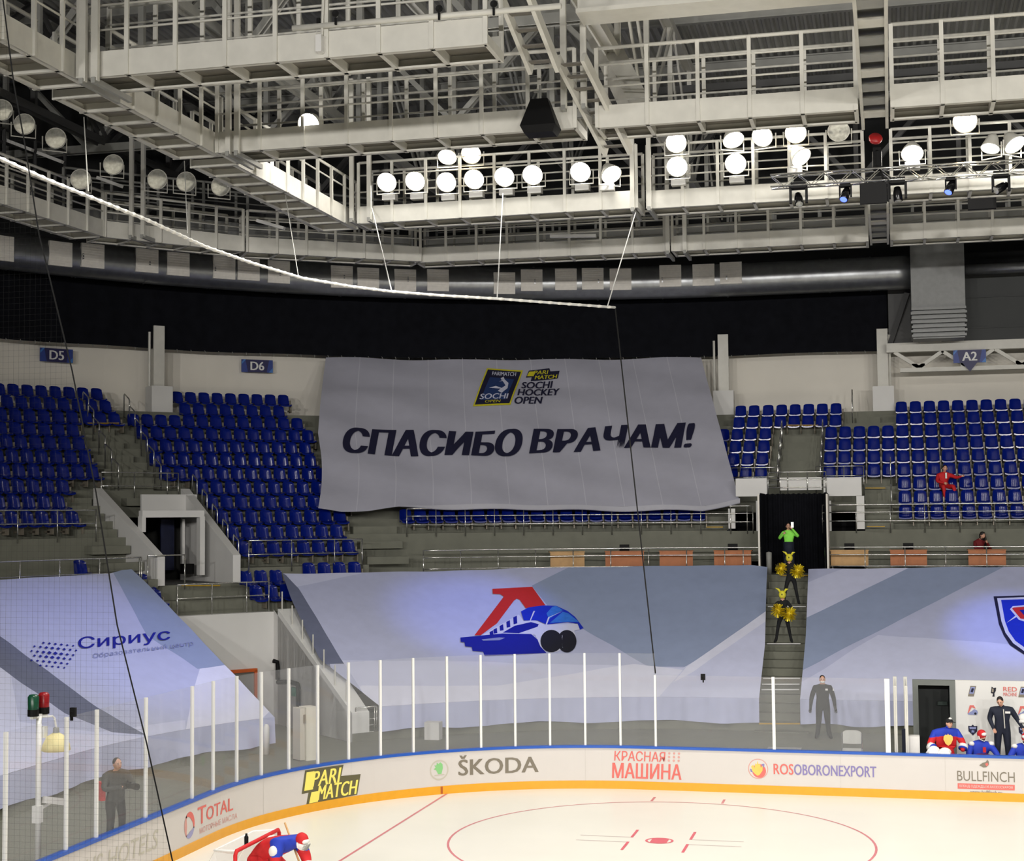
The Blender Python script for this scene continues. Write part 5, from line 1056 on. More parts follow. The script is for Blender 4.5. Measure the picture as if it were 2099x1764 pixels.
# photographer behind the left glass
P = AX(238, 1690, -10.15); P.z = .5
g, B, W, hp, Rm = person('person in grey jacket holding a long-lens camera behind the left corner glass', P, 1.0, dict(head=(-.05, -.12, 1.5), neck=(-.02, -.04, 1.38), chest=(0, 0, 1.22), shL=(.22, 0, 1.3), shR=(-.22, 0, 1.3), elL=(.3, -.12, 1.06), wrL=(.1, -.34, 1.1), elR=(-.32, -.1, 1.04), wrR=(-.1, -.3, 1.08), spine=(0, .04, 1.05), pelvis=(0, .06, .88), hiL=(.1, .06, .84), hiR=(-.1, .06, .84)), dict(torso='cloth_grey', arm='cloth_grey', leg='cloth_black', hand='skin', foot='cloth_black', neck='skin'), 1.2, 1.04)
hair(g, hp, Rm); mb = MB(); mb.box(W((-.3, .05, 1.0)), (.1, .2, .36), 0, 1.0); part('red_bag', mb, 'cloth_red', g, label='red shoulder bag')
c0, c1_ = W((0, -.38, 1.12)), W((0, -.8, 1.14)); mb = MB(); dd = (c1_-c0).normalized(); mb.box(c0, (.16, .1, .13), 0, 1.0); mb.lathe([(.045, .04), (.05, .2), (.06, .3), (.062, .42), (.05, .42)], c0, dd, 14); a, b = mb.bounds(); solo('photo_camera', mb, 'black', 'black camera with long lens held behind the left corner glass', 'camera')
# pom-pom dancers on the centre stairs
def pompom(c, label, r=.2):
    rnd = random.Random(hash(label) % 1000); rnd = random.Random(len(label)); mb = MB(); mb.ball(c, r*.45, 10)
    for i in range(170):
        d = V(rnd.gauss(0, 1), rnd.gauss(0, 1), rnd.gauss(0, 1)).normalized(); s = d.cross(V(rnd.random(), rnd.random(), 1)).normalized()*.016; L_ = r*rnd.uniform(.8, 1.15); k = d*L_+V(0, 0, -.03*rnd.random())
        mb.add([c+d*r*.2-s, c+d*r*.2+s, c+k+s, c+k-s], [(0, 1, 2, 3)], 0)
    a, b = mb.bounds(); solo('pom_pom', mb, 'gold', label, 'pom-pom', 'gold pom-poms')
def rabbit(g, hp, Rm):
    mb = MB(); mb.ball(hp(0, -.005, .03), (.115, .115, .135), 14, 0, Rm)
    for sg, x2, z2 in ((-1, -.19, .21), (1, .21, .24)): mb.tube([hp(sg*.07, 0, .13), hp(sg*.12, 0, .2), hp(x2, 0, z2)], .03, 8, radii=[.035, .035, .008])
    hd = part('eared_hood', mb, mat('hood_yellow', (232, 222, 60), .6, 0, .05, 12), g, True, label='yellow hood with two ears'); mb = MB(); mb.box(hp(.01, -.118, .045), (.03, .02, .05), 0, 0, Rm); part('hood_mark', mb, 'cloth_black', hd)
def dancer(P, lab, pl, pr, lean=0.0):
    g, B, W, hp, Rm = person(lab, P, .05, dict(pelvis=(-.02+lean*.3, 0, .9), spine=(-.02+lean*.4, 0, 1.06), chest=(-.02+lean*.7, -.02, 1.23), neck=(-.03+lean, -.03, 1.38), head=(-.03+lean, -.05, 1.5), shL=(.13+lean*.8, 0, 1.32), shR=(-.19+lean*.8, 0, 1.32), hiL=(.08, 0, .86), hiR=(-.1, 0, .86), knL=(.15, -.02, .48), knR=(-.19, -.02, .48), anL=(.22, .02, .09), anR=(-.25, .02, .09), toL=(.26, -.12, .05), toR=(-.31, -.12, .05), elL=(.27, -.02, 1.1), wrL=pl, elR=(-.3, -.02, 1.12), wrR=pr), dict(torso='cloth_black', arm='cloth_black', leg='cloth_black', hand='skin', foot='cloth_black', neck='skin'), .82, 1.0)
    rabbit(g, hp, Rm); return W
W = dancer(V(1.56, 10.68, 2.83), 'person in black with yellow eared hood and pom-poms, front one on the stairs', (.16, -.2, 1.0), (-.18, -.2, 1.06)); pompom(W((.19, -.33, .95)), 'gold pom-pom at the right hip of the front stair dancer', .23); pompom(W((-.17, -.33, 1.06)), 'gold pom-pom at the left chest of the front dancer on stairs', .22)
W = dancer(V(1.72, 12.2, 3.95), 'person in black with yellow eared hood and pom-poms, rear one below the doorway', (.2, -.2, 1.16), (-.3, -.18, 1.2), -.02); pompom(W((.22, -.33, 1.12)), 'right gold pom-pom of the rear dancer below the doorway', .23); pompom(W((-.3, -.33, 1.2)), 'left gold pom-pom of the rear dancer just below the doorway', .2)
# person in the black doorway
P = V(1.5, 14.75, 4.86)
g, B, W, hp, Rm = person('person in bright green vest holding up a phone in the black doorway', P, 0, dict(elL=(.34, -.12, 1.28), wrL=(.16, -.22, 1.52), elR=(-.32, -.1, 1.2), wrR=(-.16, -.28, 1.36)), dict(torso='hi_vis', arm='hi_vis', leg='cloth_navy', hand='skin', foot='cloth_black', neck='skin', yoke='hi_vis'), 1.05, 1.0); hair(g, hp, Rm); mb = MB(); mb.box(W((.15, -.27, 1.68)), (.09, .012, .19)); solo('phone', mb, mat('phone_lit', (236, 238, 236), .4, 0, 0, emit=.35), 'bright phone raised by the person in the black doorway', 'phone')
mb = MB(); mb.tube([W((0, 0, .55)), W((0, 0, .9)), W((0, 0, 1.1))], .2, 12, radii=[.17, .185, .19]); part('dark_tunic', mb, 'cloth_navy', g, True)
# seated person in red
P = V(6.82, UR(2)-6.1+.02, UZ(2)-.51)
SE = dict(pelvis=(0, .25, .98), spine=(-.02, .26, 1.14), chest=(-.03, .24, 1.34), neck=(0, .2, 1.5), head=(.02, .16, 1.62), shL=(.18, .22, 1.42), shR=(-.22, .22, 1.4), elL=(.4, .02, 1.28), wrL=(.52, -.1, 1.32), elR=(-.28, .08, 1.16), wrR=(-.08, -.08, 1.1), hiL=(.1, .22, .95), hiR=(-.1, .22, .95), knL=(.25, -.2, .98), knR=(-.1, -.22, .98), anL=(.34, -.2, .55), anR=(-.04, -.16, .55), toL=(.38, -.32, .5), toR=(-.02, -.3, .5))
g, B, W, hp, Rm = person('person in red tracksuit sitting among the blue seats under A2', P, .1, SE, dict(torso='cloth_red', arm='cloth_red', leg='cloth_red', hand='skin', foot='cloth_white', neck='skin'), 1.1, 1.0); hair(g, hp, Rm); patch('shirt_front', g, W, (.04, .08, 1.36), (.06, .03, .2), 'cloth_white')
# woman at the press desk
P = PT(7.92, 21.35, 4.6)
g, B, W, hp, Rm = person('person with long dark hair and dark red top behind the right orange desk', P, .35, {**SE, 'elL': (.26, -.02, 1.12), 'wrL': (.08, -.16, 1.34), 'head': (.03, .12, 1.62)}, dict(torso='cloth_wine', arm='cloth_wine', leg='cloth_black', hand='skin', foot='cloth_black', neck='skin') if mat('cloth_wine', (110, 18, 24), .8, 0, .08) else {}, .92, .95, head_dir=V(.45, -1, -.05)); hair(g, hp, Rm, 'hair_dark', .28)
mb = MB()
for k in range(7): mb.tube([hp(-.05-.006*k, -.02+.02*k, .09), hp(-.085, -.03+.025*k, -.04), hp(-.105-.008*k, -.05+.02*k, -.2), hp(-.11, -.06+.02*k, -.38)], .03, 7, radii=[.03, .034, .034, .02])
part('hair_strands', mb, 'hair_dark', g, True)
mb = MB(); c = PT(7.92, 21.5, 0); mb.box((c.x, c.y, 5.31), (.44, .42, .06)); mb.box((c.x, c.y+.2, 5.6), (.42, .04, .5)); mb.tube([(c.x, c.y, 4.85), (c.x, c.y, 5.3)], .04, 8); solo('office_chair', mb, 'black', 'black chair under the person with long dark hair', 'chair')
# ================================================================ PLAYERS
def jersey_extras(g, W, B, number=False):
    pass
def helmet(g, hp, Rm, m='cloth_red', m2='cloth_white', cage=False, mask=False):
    mb = MB(); mb.ball(hp(0, .012, .035), (.105, .125, .115), 16, 0, Rm); hl = part('helmet', mb, m, g, True)
    mb = MB(); mb.ball(hp(0, -.07, .055), (.08, .055, .05), 10, 0, Rm); mb.tube([hp(-.1, 0, .0), hp(-.1, -.04, -.07), hp(0, -.1, -.115), hp(.1, -.04, -.07), hp(.1, 0, 0)], .012, 6); part('helmet_trim', mb, m2, hl, True)
    if mask:
        mb = MB(); mb.ball(hp(0, -.03, -.04), (.1, .115, .095), 14, 0, Rm); ms = part('mask_shell', mb, m2, g, True); mb = MB()
        for z in (-.05, -.02, .01, .04): mb.tube([hp(-.07, -.12, z), hp(0, -.155, z), hp(.07, -.12, z)], .006, 5)
        for x in (-.04, 0, .04): mb.tube([hp(x, -.145, -.07), hp(x, -.15, .055)], .006, 5)
        part('mask_cage', mb, 'steel_grey', ms); mb = MB(); mb.ball(hp(0, -.06, -.115), (.06, .07, .05), 10, 0, Rm); part('mask_chin', mb, m, ms, True)
def limb_pad(name, g, W, a, b, r, m): mb = MB(); a, b = W(a), W(b); mb.tube([a, a.lerp(b, .3), a.lerp(b, .8), b], r, 10, radii=[r*.8, r, r, r*.75]); return part(name, mb, m, g, True)
PJ = dict(torso='cloth_red', arm='cloth_red', leg='cloth_white', hand='cloth_white', foot='cloth_black', neck='skin', yoke='cloth_blue')
def crest(g, W, c, s=.13): # gold heraldic shape on the chest
    vs, fs = poly_fill([(-.9, .55), (-.55, .85), (-.15, .8), (0, 1.05), (.15, .8), (.55, .85), (.9, .55), (.95, 0), (.55, -.75), (0, -1.1), (-.55, -.75), (-.95, 0)]); mb = MB()
    for yy in (-.0, .02): mb.add([W((c[0]+x*s, c[1]+yy, c[2]+y*s*1.15)) for x, y in vs], fs)
    part('chest_crest', mb, 'ad_gold', g)
# goaltender bent over beside the goal
P = V(-5.66, -13.2, 0)
G = dict(pelvis=(-.02, .42, .84), spine=(0, .2, 1.02), chest=(.0, -.12, 1.14), neck=(0, -.38, 1.17), head=(0, -.52, 1.2), shL=(.24, -.2, 1.14), shR=(-.24, -.2, 1.16), elL=(.34, -.28, .85), wrL=(.25, -.42, .62), elR=(-.34, -.25, .86), wrR=(-.26, -.42, .64), hiL=(.15, .4, .8), hiR=(-.15, .4, .8), knL=(.24, -.02, .52), knR=(-.24, -.02, .52), anL=(.3, .12, .13), anR=(-.3, .12, .13), toL=(.33, -.12, .09), toR=(-.33, -.12, .09))
g, B, W, hp, Rm = person('person in red and blue goaltender gear bending over on the ice by the goal', P, 1.15, G, {**PJ, 'leg': 'cloth_red', 'neck': 'cloth_blue'}, 1.72, 1.06, head_dir=V(0, -.85, -.5), hands=False, tilt=V(0, -.5, .85), yoke=lambda c: c.y < -.17+.25*abs(c.x) and c.z > .98); helmet(g, hp, Rm, mask=True)
for s in 'LR':
    limb_pad('leg_pad', g, W, B['kn'+s]+V(0, -.1, .12), B['an'+s]+V(0, -.1, 0), .14, 'cloth_white'); limb_pad('glove', g, W, B['wr'+s]+V(0, 0, .05), B['wr'+s]+V(0, -.12, -.12), .11, 'cloth_white'); mb = MB(); d = (B['wr'+s]-B['el'+s]); mb.tube([W(B['el'+s]+d*.35), W(B['el'+s]+d*.55)], .112, 12); part('sleeve_stripe', mb, 'cloth_white', g, True); mb = MB(); mb.tube([W(B['el'+s]+d*.58), W(B['el'+s]+d*.68)], .108, 12); part('sleeve_stripe', mb, 'cloth_blue', g, True)
    mb = MB(); mb.ball(W(B['sh'+s].lerp(B['el'+s], .4)+V(.075 if s == 'L' else -.075, 0, .02)), (.07, .09, .1), 12, 0, Matrix.Rotation(1.15, 3, 'Z')); part('sleeve_number', mb, 'cloth_white', g, True)
    mb = MB(); a = W(B['an'+s]); R3 = Matrix.Rotation(1.15, 3, 'Z'); mb.box(a+R3 @ V(0, -.06, -.11), (.02, .34, .05), 0, 1.15); part('skate_blade', mb, 'chrome', g)
mb = MB(); mb.ball(W((.1, .3, 1.13)), (.1, .08, .06), 12, 0, Matrix.Rotation(1.15, 3, 'Z')); part('back_number', mb, 'cloth_white', g, True)
mb = MB(); a = W((.1, -.45, .58)); mb.tube([AX(584, 1686, -5.75), W((.12, -.35, .8)), W((.3, -.62, .06))], .02, 6); mb.beam(W((.3, -.62, .06)), W((.36, -.95, .03)), .03, .09); solo('goalie_stick', mb, 'wood_tan', 'goaltender stick leaning beside the bent goaltender', 'stick')
# goal
g = thing('hockey_goal', 'hockey goal with red pipe frame and white netting in front of the corner boards', 'goal', (-6.3, -13.3, 0)); y0, y1 = -14.33, -12.4; mb = MB(); mb.tube([(-6, y0, 0), (-6, y0, 1.19), (-6.0, y0+.05, 1.25), (-6, y1-.05, 1.25), (-6, y1, 1.19), (-6, y1, 0)], .035, 10); part('frame', mb, 'cloth_red', g, True, label='red pipe frame'); mb = MB(); mb.tube([(-6, y0, .03), (-7.1, y0+.2, .03), (-7.1, y1-.2, .03), (-6, y1, .03)], .03, 8); part('base_frame', mb, 'cloth_white', g, True); mb = MB(); mb.tube([(-6, y0+.05, 1.25), (-6.45, y0+.15, 1.22), (-6.45, y1-.15, 1.22), (-6, y1-.05, 1.25)], .02, 6); part('top_bar', mb, 'cloth_white', g, True)
m = glass_mat('goal_net', (.85, .84, .8), .98, .55, 0); mb = MB(); mb.grid(lambda u, v: (-6.45-.65*v, y0+.15+.05*v+(y1-y0-.3-.1*v)*u, 1.22-1.19*v), 8, 8)
for ys in (y0, y1): sg = 1 if ys == y0 else -1; mb.add([(-6, ys, .03), (-6, ys, 1.2), (-6.45, ys+sg*.15, 1.2), (-7.1, ys+sg*.2, .03)], [(0, 1, 2, 3)])
mb.add([(-6, y0+.05, 1.25), (-6, y1-.05, 1.25), (-6.45, y1-.15, 1.22), (-6.45, y0+.15, 1.22)], [(0, 1, 2, 3)]); part('netting', mb, m, g)
P = AZ(505, 1722, 1.32); mb = MB(); mb.lathe([(0, -.1), (.035, -.1), (.037, .06), (.02, .09), (.02, .12), (0, .12)], P, (.0, .0, 1), 10); solo('water_bottle', mb, 'black', 'dark bottle lying on top of the hockey goal', 'bottle')
# bench people
mat('bench_floor', (60, 62, 62), .7)
P = V(6.1, .62, .18)
g, B, W, hp, Rm = person('person in red and blue goaltender jersey and cap leaning on the bench boards', P, .15, dict(pelvis=(0, .1, .9), spine=(0, .06, 1.08), chest=(0, 0, 1.28), neck=(.04, -.05, 1.48), head=(.08, -.09, 1.6), shL=(.27, -.02, 1.36), shR=(-.27, .0, 1.33), elL=(.42, -.08, 1.08), wrL=(.36, -.2, .92), elR=(-.42, -.1, 1.04), wrR=(-.3, -.32, .98)), {**PJ, 'neck': 'cloth_red', 'leg': 'cloth_red'}, 1.5, .98, head_dir=V(.4, -1, 0), hands=False, yoke=lambda c: c.z > 1.3-.12*abs(c.x)); crest(g, W, (.02, -.225, 1.22), .12)
mb = MB(); mb.ball(hp(0, .01, .05), (.088, .1, .085), 14, 0, Rm); mb.box(hp(0, -.13, .05), (.13, .09, .015), 0, 0, Rm); cp = part('cap', mb, 'cloth_black', g, True); mb = MB(); mb.ball(hp(0, -.03, .12), (.045, .04, .03), 10, 0, Rm); part('cap_badge', mb, 'cloth_white', cp, True)
for s, sg in (('L', 1), ('R', -1)):
    d = (B['wr'+s]-B['el'+s]); mb = MB(); mb.tube([W(B['el'+s]+d*.1), W(B['el'+s]+d*.5)], .115, 12); part('sleeve_stripe', mb, 'cloth_white', g, True); mb = MB(); mb.tube([W(B['el'+s]+d*.5), W(B['el'+s]+d*.62)], .112, 12); part('sleeve_stripe', mb, 'cloth_blue', g, True)
def glove_big(c, label, r): 
    mb = MB(); mb.ball(c, (r, r*.7, r*.75), 12)
    for k in range(5): a = -.7+.35*k; mb.tube([c+V(r*.6*math.sin(a), -r*.4, .02), c+V(r*1.15*math.sin(a), -r*.75, -.06-.04*math.cos(a)), c+V(r*1.3*math.sin(a), -r*.8, -.14)], .035, 7, radii=[.045, .042, .03])
    mb.box(c+V(-r*.5, -r*.3, -r*.5), (r*1.5, r*.5, r*1.0), 0, .3, Matrix.Rotation(.6, 3, 'Y'))
    solo('goalie_glove', mb, 'cloth_white', label, 'glove', 'white goaltender gloves', smooth=True)
glove_big(W((-.36, -.36, .98)), 'white goaltender glove at the left, resting on the bench boards', .14); glove_big(W((-.1, -.42, .94)), 'white goaltender catching glove in front of the red jersey', .15)
def bench_player(P, lab, rz, hdir):
    g, B, W, hp, Rm = person(lab, P, rz, {**SE, 'elL': (.36, .02, 1.16), 'wrL': (.3, -.2, 1.06), 'elR': (-.36, .02, 1.16), 'wrR': (-.3, -.2, 1.06), 'shL': (.24, .2, 1.4), 'shR': (-.24, .2, 1.4)}, {**PJ, 'torso': 'cloth_blue', 'arm': 'cloth_blue'}, 1.3, 1.0, head_dir=hdir, hands=False); helmet(g, hp, Rm); mb = MB(); mb.ball(W((0, .15, 1.1)), (.26, .19, .1), 12, 0, Matrix.Rotation(rz, 3, 'Z')); part('red_waist', mb, 'cloth_wine', g, True); patch('chest_stripe', g, W, (.03, -.0, 1.3), (.07, .06, .12), 'cloth_red'); mb = MB(); mb.ball(hp(0, -.045, -.075), (.055, .055, .035), 10, 0, Rm); part('beard', mb, 'hair_dark', g, True)
    for s in 'LR': mb = MB(); mb.ball(W(B['sh'+s]+V(0, -.04, .055)), (.075, .075, .06), 12); part('shoulder_patch', mb, 'cloth_white', g, True)
bench_player(V(6.98, .75, -.2), 'person in blue and red jersey and red helmet sitting left of the coach', .2, V(.5, -1, -.15)); bench_player(V(7.95, .72, -.24), 'person in blue and red jersey and red helmet cut by the right edge', -.1, V(-.3, -1, -.1))
P = V(7.5, 1.7, .58)
g, B, W, hp, Rm = person('person in dark navy tracksuit standing behind the bench players', P, .0, dict(elL=(.34, .02, 1.2), wrL=(.46, -.06, .99), elR=(-.3, .04, 1.16), wrR=(-.22, -.12, .95), head=(-.04, -.08, 1.6), neck=(0, -.02, 1.47), shL=(.23, 0, 1.41), shR=(-.23, 0, 1.41)), dict(torso='cloth_navy', arm='cloth_navy', leg='cloth_navy', hand='skin', foot='cloth_black', neck='skin'), 1.2, 1.0, head_dir=V(-.2, -1, -.45)); hair(g, hp, Rm)
mb = MB(); mb.tube([W((.03, -.155, 1.42)), W((.04, -.165, 1.2)), W((.05, -.16, .95))], .013, 6); part('zip', mb, 'steel_white', g, label='pale zip'); patch('chest_badge', g, W, (.13, -.15, 1.34), (.12, .02, .05), 'cloth_white')
mb = MB(); c = V(8.02, 1.75, 1.75); mb.ball(c, (.14, .13, .13), 14); mb.box(c+V(-.02, -.1, -.06), (.2, .05, .07)); solo('spare_helmet', mb, 'cloth_white', 'white helmet behind the bench at the right picture edge', 'helmet', smooth=True)
# ================================================================ BENCH AREA
def slab(name, p0, p1, m, st=True, label=None, cat=None): a, b = V(*p0), V(*p1); mb = MB(); mb.box((a+b)/2, [abs(q) for q in (b-a)]); return struct(name, mb, m, label) if st else solo(name, mb, m, label, cat)
slab('wall_bench', (6.42, 2.5, .5), (11, 2.58, 2.6), 'wall_white'); slab('wall_bench_header', (5.36, 2.46, 2.46), (6.42, 2.58, 2.6), mat('frame_grey', (112, 116, 112), .6, .2, .05)); slab('wall_bench_jamb', (6.28, 2.46, .5), (6.42, 2.58, 2.46), 'frame_grey'); slab('wall_bench_jamb', (5.36, 2.46, .5), (5.5, 2.58, 2.46), 'frame_grey')
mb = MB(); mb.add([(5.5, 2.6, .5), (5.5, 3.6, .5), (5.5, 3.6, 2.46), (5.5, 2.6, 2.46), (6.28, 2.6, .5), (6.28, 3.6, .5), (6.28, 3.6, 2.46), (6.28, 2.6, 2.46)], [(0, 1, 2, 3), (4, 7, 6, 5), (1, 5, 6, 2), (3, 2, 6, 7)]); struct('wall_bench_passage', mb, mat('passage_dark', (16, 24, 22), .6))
mb = MB(); mb.box((6.12, 3.4, 1.9), (.24, .06, .1)); solo('exit_plate', mb, mat('dark_green', (14, 46, 36), .5), 'dark green plate inside the black bench doorway', 'plate')
for x, lab in ((4.92, 'leftmost clear divider beside the player bench'), (5.18, 'clear divider just left of the dark bench doorway')):
    th = thing('bench_divider', lab, 'divider', (x, 1.1, .5), 'clear dividers of the player bench'); mb = MB(); mb.box((x, 1.2, 1.85), (.012, 2.0, 1.6)); part('pane', mb, 'clear_glass', th); mb = MB(); mb.box((x, .25, 1.75), (.07, .06, 1.85)); part('post', mb, 'steel_white', th); mb = MB(); mb.box((x, 2.2, 1.75), (.09, .06, 1.9)); part('post', mb, 'steel_white', th)
slab('bench_box', (5.2, .5, .5), (5.48, .8, 1.42), 'cloth_white', False, 'white box in the corner of the player bench', 'box'); slab('blue_bin', (5.06, .62, .5), (5.19, .9, 1.55), 'cloth_navy', False, 'dark blue bag standing by the bench divider', 'bag')
slab('player_bench', (6.2, .95, .5), (11, 1.35, .86), 'bench_floor', False, 'long low bench under the players', 'bench')
bw = lambda x, y: V(x, 2.49, 1.6+y)
def wl(name, x, z, pts, m, s=.1, off=0): vs, fs = poly_fill(pts); mb = MB(); mb.add([V(x+a*s, 2.488-off, z+b*s) for a, b in vs], fs); return part(name, mb, m, wlogo)
wlogo = thing('wall_logos', 'small printed sponsor logos on the white bench wall', 'logos', (7.2, 2.49, 1.4))
for x in (6.83, 8.06):
    z = 2.33; wl('logo', x, z, [(-.9, -1.2), (-.3, 1.2), (1, 1.2), (.4, -1.2)], 'ad_grey', .11); wl('logo', x, z, [(-.6, -.6), (-.2, .95), (.75, .95), (.35, -.6)], 'print_greyblue', .11, .002); wl('logo', x, z, [(-.3, -.2), (0, .7), (.5, .6), (.2, -.3)], 'print_navy', .11, .004)
    z = 1.84; wl('logo', x, z, [(-.5, 1.1), (.3, 1.1), (.7, .4), (.3, .5), (-.1, .7), (-.8, -.6), (-1, -.7)], 'ad_red', .12); wl('logo', x, z, [(-1, -.65), (-.2, -.2), (.4, .3), (1, 0), (1.1, -.5), (.9, -.9), (-.8, -.9)], 'print_greyblue', .12, .002); wl('logo', x, z, [(.6+.25*math.cos(a*PI/6), -.65+.25*math.sin(a*PI/6)) for a in range(12)], 'print_black', .12, .004)
    z = 1.35; wl('logo', x, z, [(-.9, .8), (-.3, .75), (0, 1.05), (.3, .75), (.9, .8), (.85, -.3), (0, -1.15), (-.85, -.3)], 'print_navy', .125); wl('logo', x, z, [(-.65, .55), (.65, .55), (.6, .15), (-.6, .15)], 'print_greyblue', .125, .002); wl('logo', x, z, [(0, .05), (.15, -.2), (.4, -.2), (.2, -.4), (.3, -.7), (0, -.5), (-.3, -.7), (-.2, -.4), (-.4, -.2), (-.15, -.2)], 'print_greyblue', .125, .002)
wl('logo', 7.35, 2.32, [(-.3, 1.2), (.1, .9), (.7, 1.0), (.6, .2), (.3, -.3), (.3, -1.1), (-.2, -1.1), (0, -.4), (-.5, -.3), (-.4, .4)], 'print_black', .11); wl('logo', 7.35, 2.32, [(-.2, .8), (.15, .7), (.1, 0), (-.3, -.1)], 'bracket_beige', .11, .002)
mb = MB(); fit_text(mb, 'RED', 7.6, 2.34, 7.93, 2.45, lambda x, y: V(x, 2.488, y), 0, 0, .01); fit_text(mb, 'MACHINE', 7.6, 2.22, 7.93, 2.31, lambda x, y: V(x, 2.488, y), 0, 0, .01); part('lettering', mb, 'ad_red', wlogo)
# grey chair and small things behind the glass
c = AY(1746, 1520, 2.2); x, y = c.x, 2.2
g = thing('chair', 'light grey padded chair with metal frame behind the low glass', 'chair', (x, y, .5)); mb = MB(); mb.box((x, y, .78), (.46, .44, .07)); part('seat', mb, mat('chair_grey', (186, 186, 180), .7, 0, .03), g); mb = MB(); mb.grid(lambda u, v: (x-.23+.46*u, y+.22+.05*v-.04*math.sin(u*PI), .93+.34*v-(.05*(2*u-1)**4 if v > .8 else 0)), 8, 6); mb.grid(lambda u, v: (x+.23-.46*u, y+.26+.05*v-.04*math.sin(u*PI), .93+.34*v-(.05*(2*u-1)**4 if v > .8 else 0)), 8, 6); part('backrest', mb, 'chair_grey', g, True)
for sx in (-.25, .25): mb = MB(); mb.tube([(x+sx, y-.25, .5), (x+sx, y-.2, .78), (x+sx, y+.22, .8), (x+sx, y+.27, 1.2)], .016, 6); part('leg', mb, 'chrome', g); mb = MB(); mb.tube([(x+sx, y+.2, .78), (x+sx, y+.28, .5)], .016, 6); part('leg', mb, 'chrome', g)
c = AY(885, 1530, 4.0); slab('white_cabinet', (c.x-.22, 4.0, .5), (c.x+.22, 4.35, 1.0), 'wall_white', False, 'small white box on the floor above the green boards emblem', 'box')
c = AY(1606, 1532, 3.0); slab('low_platform', (c.x-.45, 2.4, .5), (c.x+.45, 3.6, .62), 'steel_grey', False, 'low grey platform at the foot of the centre stairs', 'platform')
# tunnel contents
def onR(px, py, R, off=0): P = AR(px, py, R); return P-OUT(RS(P)[1])*off
a, b = onR(470, 1376, 18.88), onR(521, 1374, 18.88); z1 = a.z; g = thing('tunnel_door', 'grey door with orange frame in the tunnel wall behind the left cover', 'door', V((a.x+b.x)/2, (a.y+b.y)/2, .5)); axd = V(b.x-a.x, b.y-a.y, 0); rzd = math.atan2(axd.y, axd.x); nrm = -OUT(RS(a)[1])
mb = MB(); m_ = (a+b)/2; mb.box(V(m_.x, m_.y, (z1+.5)/2)+nrm*.04, (axd.length, .06, z1-.5), 0, rzd); part('leaf', mb, mat('door_grey', (120, 116, 108), .6), g); mb = MB()
for p in (a, b): mb.box(V(p.x, p.y, (z1+.5)/2)+nrm*.07, (.1, .1, z1-.5), 0, rzd)
mb.box(V(m_.x, m_.y, z1)+nrm*.07, (axd.length+.1, .1, .1), 0, rzd); part('frame', mb, mat('orange_frame', (200, 92, 34), .5), g, label='orange frame')
def onW(px, py, s, off):
    a = math.radians(-s); n_ = V(math.cos(a), math.sin(a), 0); v = ray(px, py); t = (V(OX, OY, 0)-CAM).dot(n_)/v.dot(n_); return CAM+v*t-n_*off
def pipe(label, pts, R): mb = MB(); mb.tube([onR(x, y, R, .25) if R > 0 else onW(x, y, R, .12) for x, y in pts], .07, 10); solo('wall_pipe', mb, 'black', label, 'pipe', 'black pipes in the tunnel', smooth=True)
pipe('upper black bent pipe on the tunnel back wall', [(553, 1353), (561, 1355), (562, 1366), (562, 1391)], 18.7); pipe('lower black bent pipe on the tunnel back wall', [(577, 1397), (600, 1396), (617, 1401), (619, 1410), (619, 1448)], -47.8)
c = onW(607, 1417, -47.8, .06); mb = MB(); mb.box(c, (.05, .3, .26), 0, ROT(-47.8)); solo('exit_sign', mb, mat('exit_green', (60, 130, 110), .5), 'small green exit sign beside the lower black pipe', 'sign')
c = AZ(632, 1556, .5); g = thing('cabinet', 'tall cream cabinet standing on the tunnel floor', 'cabinet', (c.x, c.y, .5)); k = ROT(-50); mb = MB(); mb.box((c.x, c.y, 1.2), (.34, .4, 1.4), 0, k); part('body', mb, mat('cream', (226, 222, 206), .6, 0, .03), g); q = Matrix.Rotation(k, 3, 'Z'); mb = MB(); mb.box(V(c.x, c.y, 1.2)+q @ V(-.25, .06, 0), (.14, .4, 1.36), 0, k); part('side_panel', mb, mat('cream_dark', (206, 200, 186), .6, 0, .03), g); mb = MB(); mb.box(V(c.x, c.y, 1.6)+q @ V(-.2, -.16, 0), (.06, .02, .22), 0, k); part('notice', mb, 'bracket_beige', g)
c = onR(546, 1508, 13.5); mb = MB(); mb.lathe([(.0, -.6), (.085, -.6), (.085, .12), (.05, .2), (0, .22)], V(c.x, c.y, 1.1), (0, 0, 1), 12); solo('cover_post', mb, 'white_paint', 'short white post at the corner of the left fabric cover', 'post', smooth=True)
# goal-light pole with lights, dome lamp and camera
c = AX(79, 1560, -10.0); x, y = c.x, c.y; top = AX(75, 1468, -10.0).z
g = thing('goal_light_pole', 'white pole with green and red goal lights behind the end glass', 'pole', (x, y, .5)); mb = MB(); mb.tube([(x, y, .5), (x, y, top)], .05, 10); part('pole', mb, 'white_paint', g, True); mb = MB(); mb.box((x, y, top), (.06, .5, .06)); mb.box((x, y-.02, 1.65), (.14, .14, .3)); mb.box((x+.02, y+.12, top-.3), (.1, .12, .2)); part('bracket', mb, 'white_paint', g)
for dy, m_, nm_ in ((-.19, mat('lens_green', (18, 70, 48), .3), 'green goal light'), (.16, mat('lens_red2', (140, 22, 28), .3), 'red goal light')):
    mb = MB(); mb.lathe([(.0, 0), (.1, 0), (.1, .12)], (x, y+dy, top+.02), (0, 0, 1), 14); lb = part('light_base', mb, 'black', g); mb = MB(); mb.lathe([(.095, .12), (.1, .34), (.07, .38), (0, .39)], (x, y+dy, top+.02), (0, 0, 1), 14); part('light_dome', mb, m_, lb, True, label=nm_)
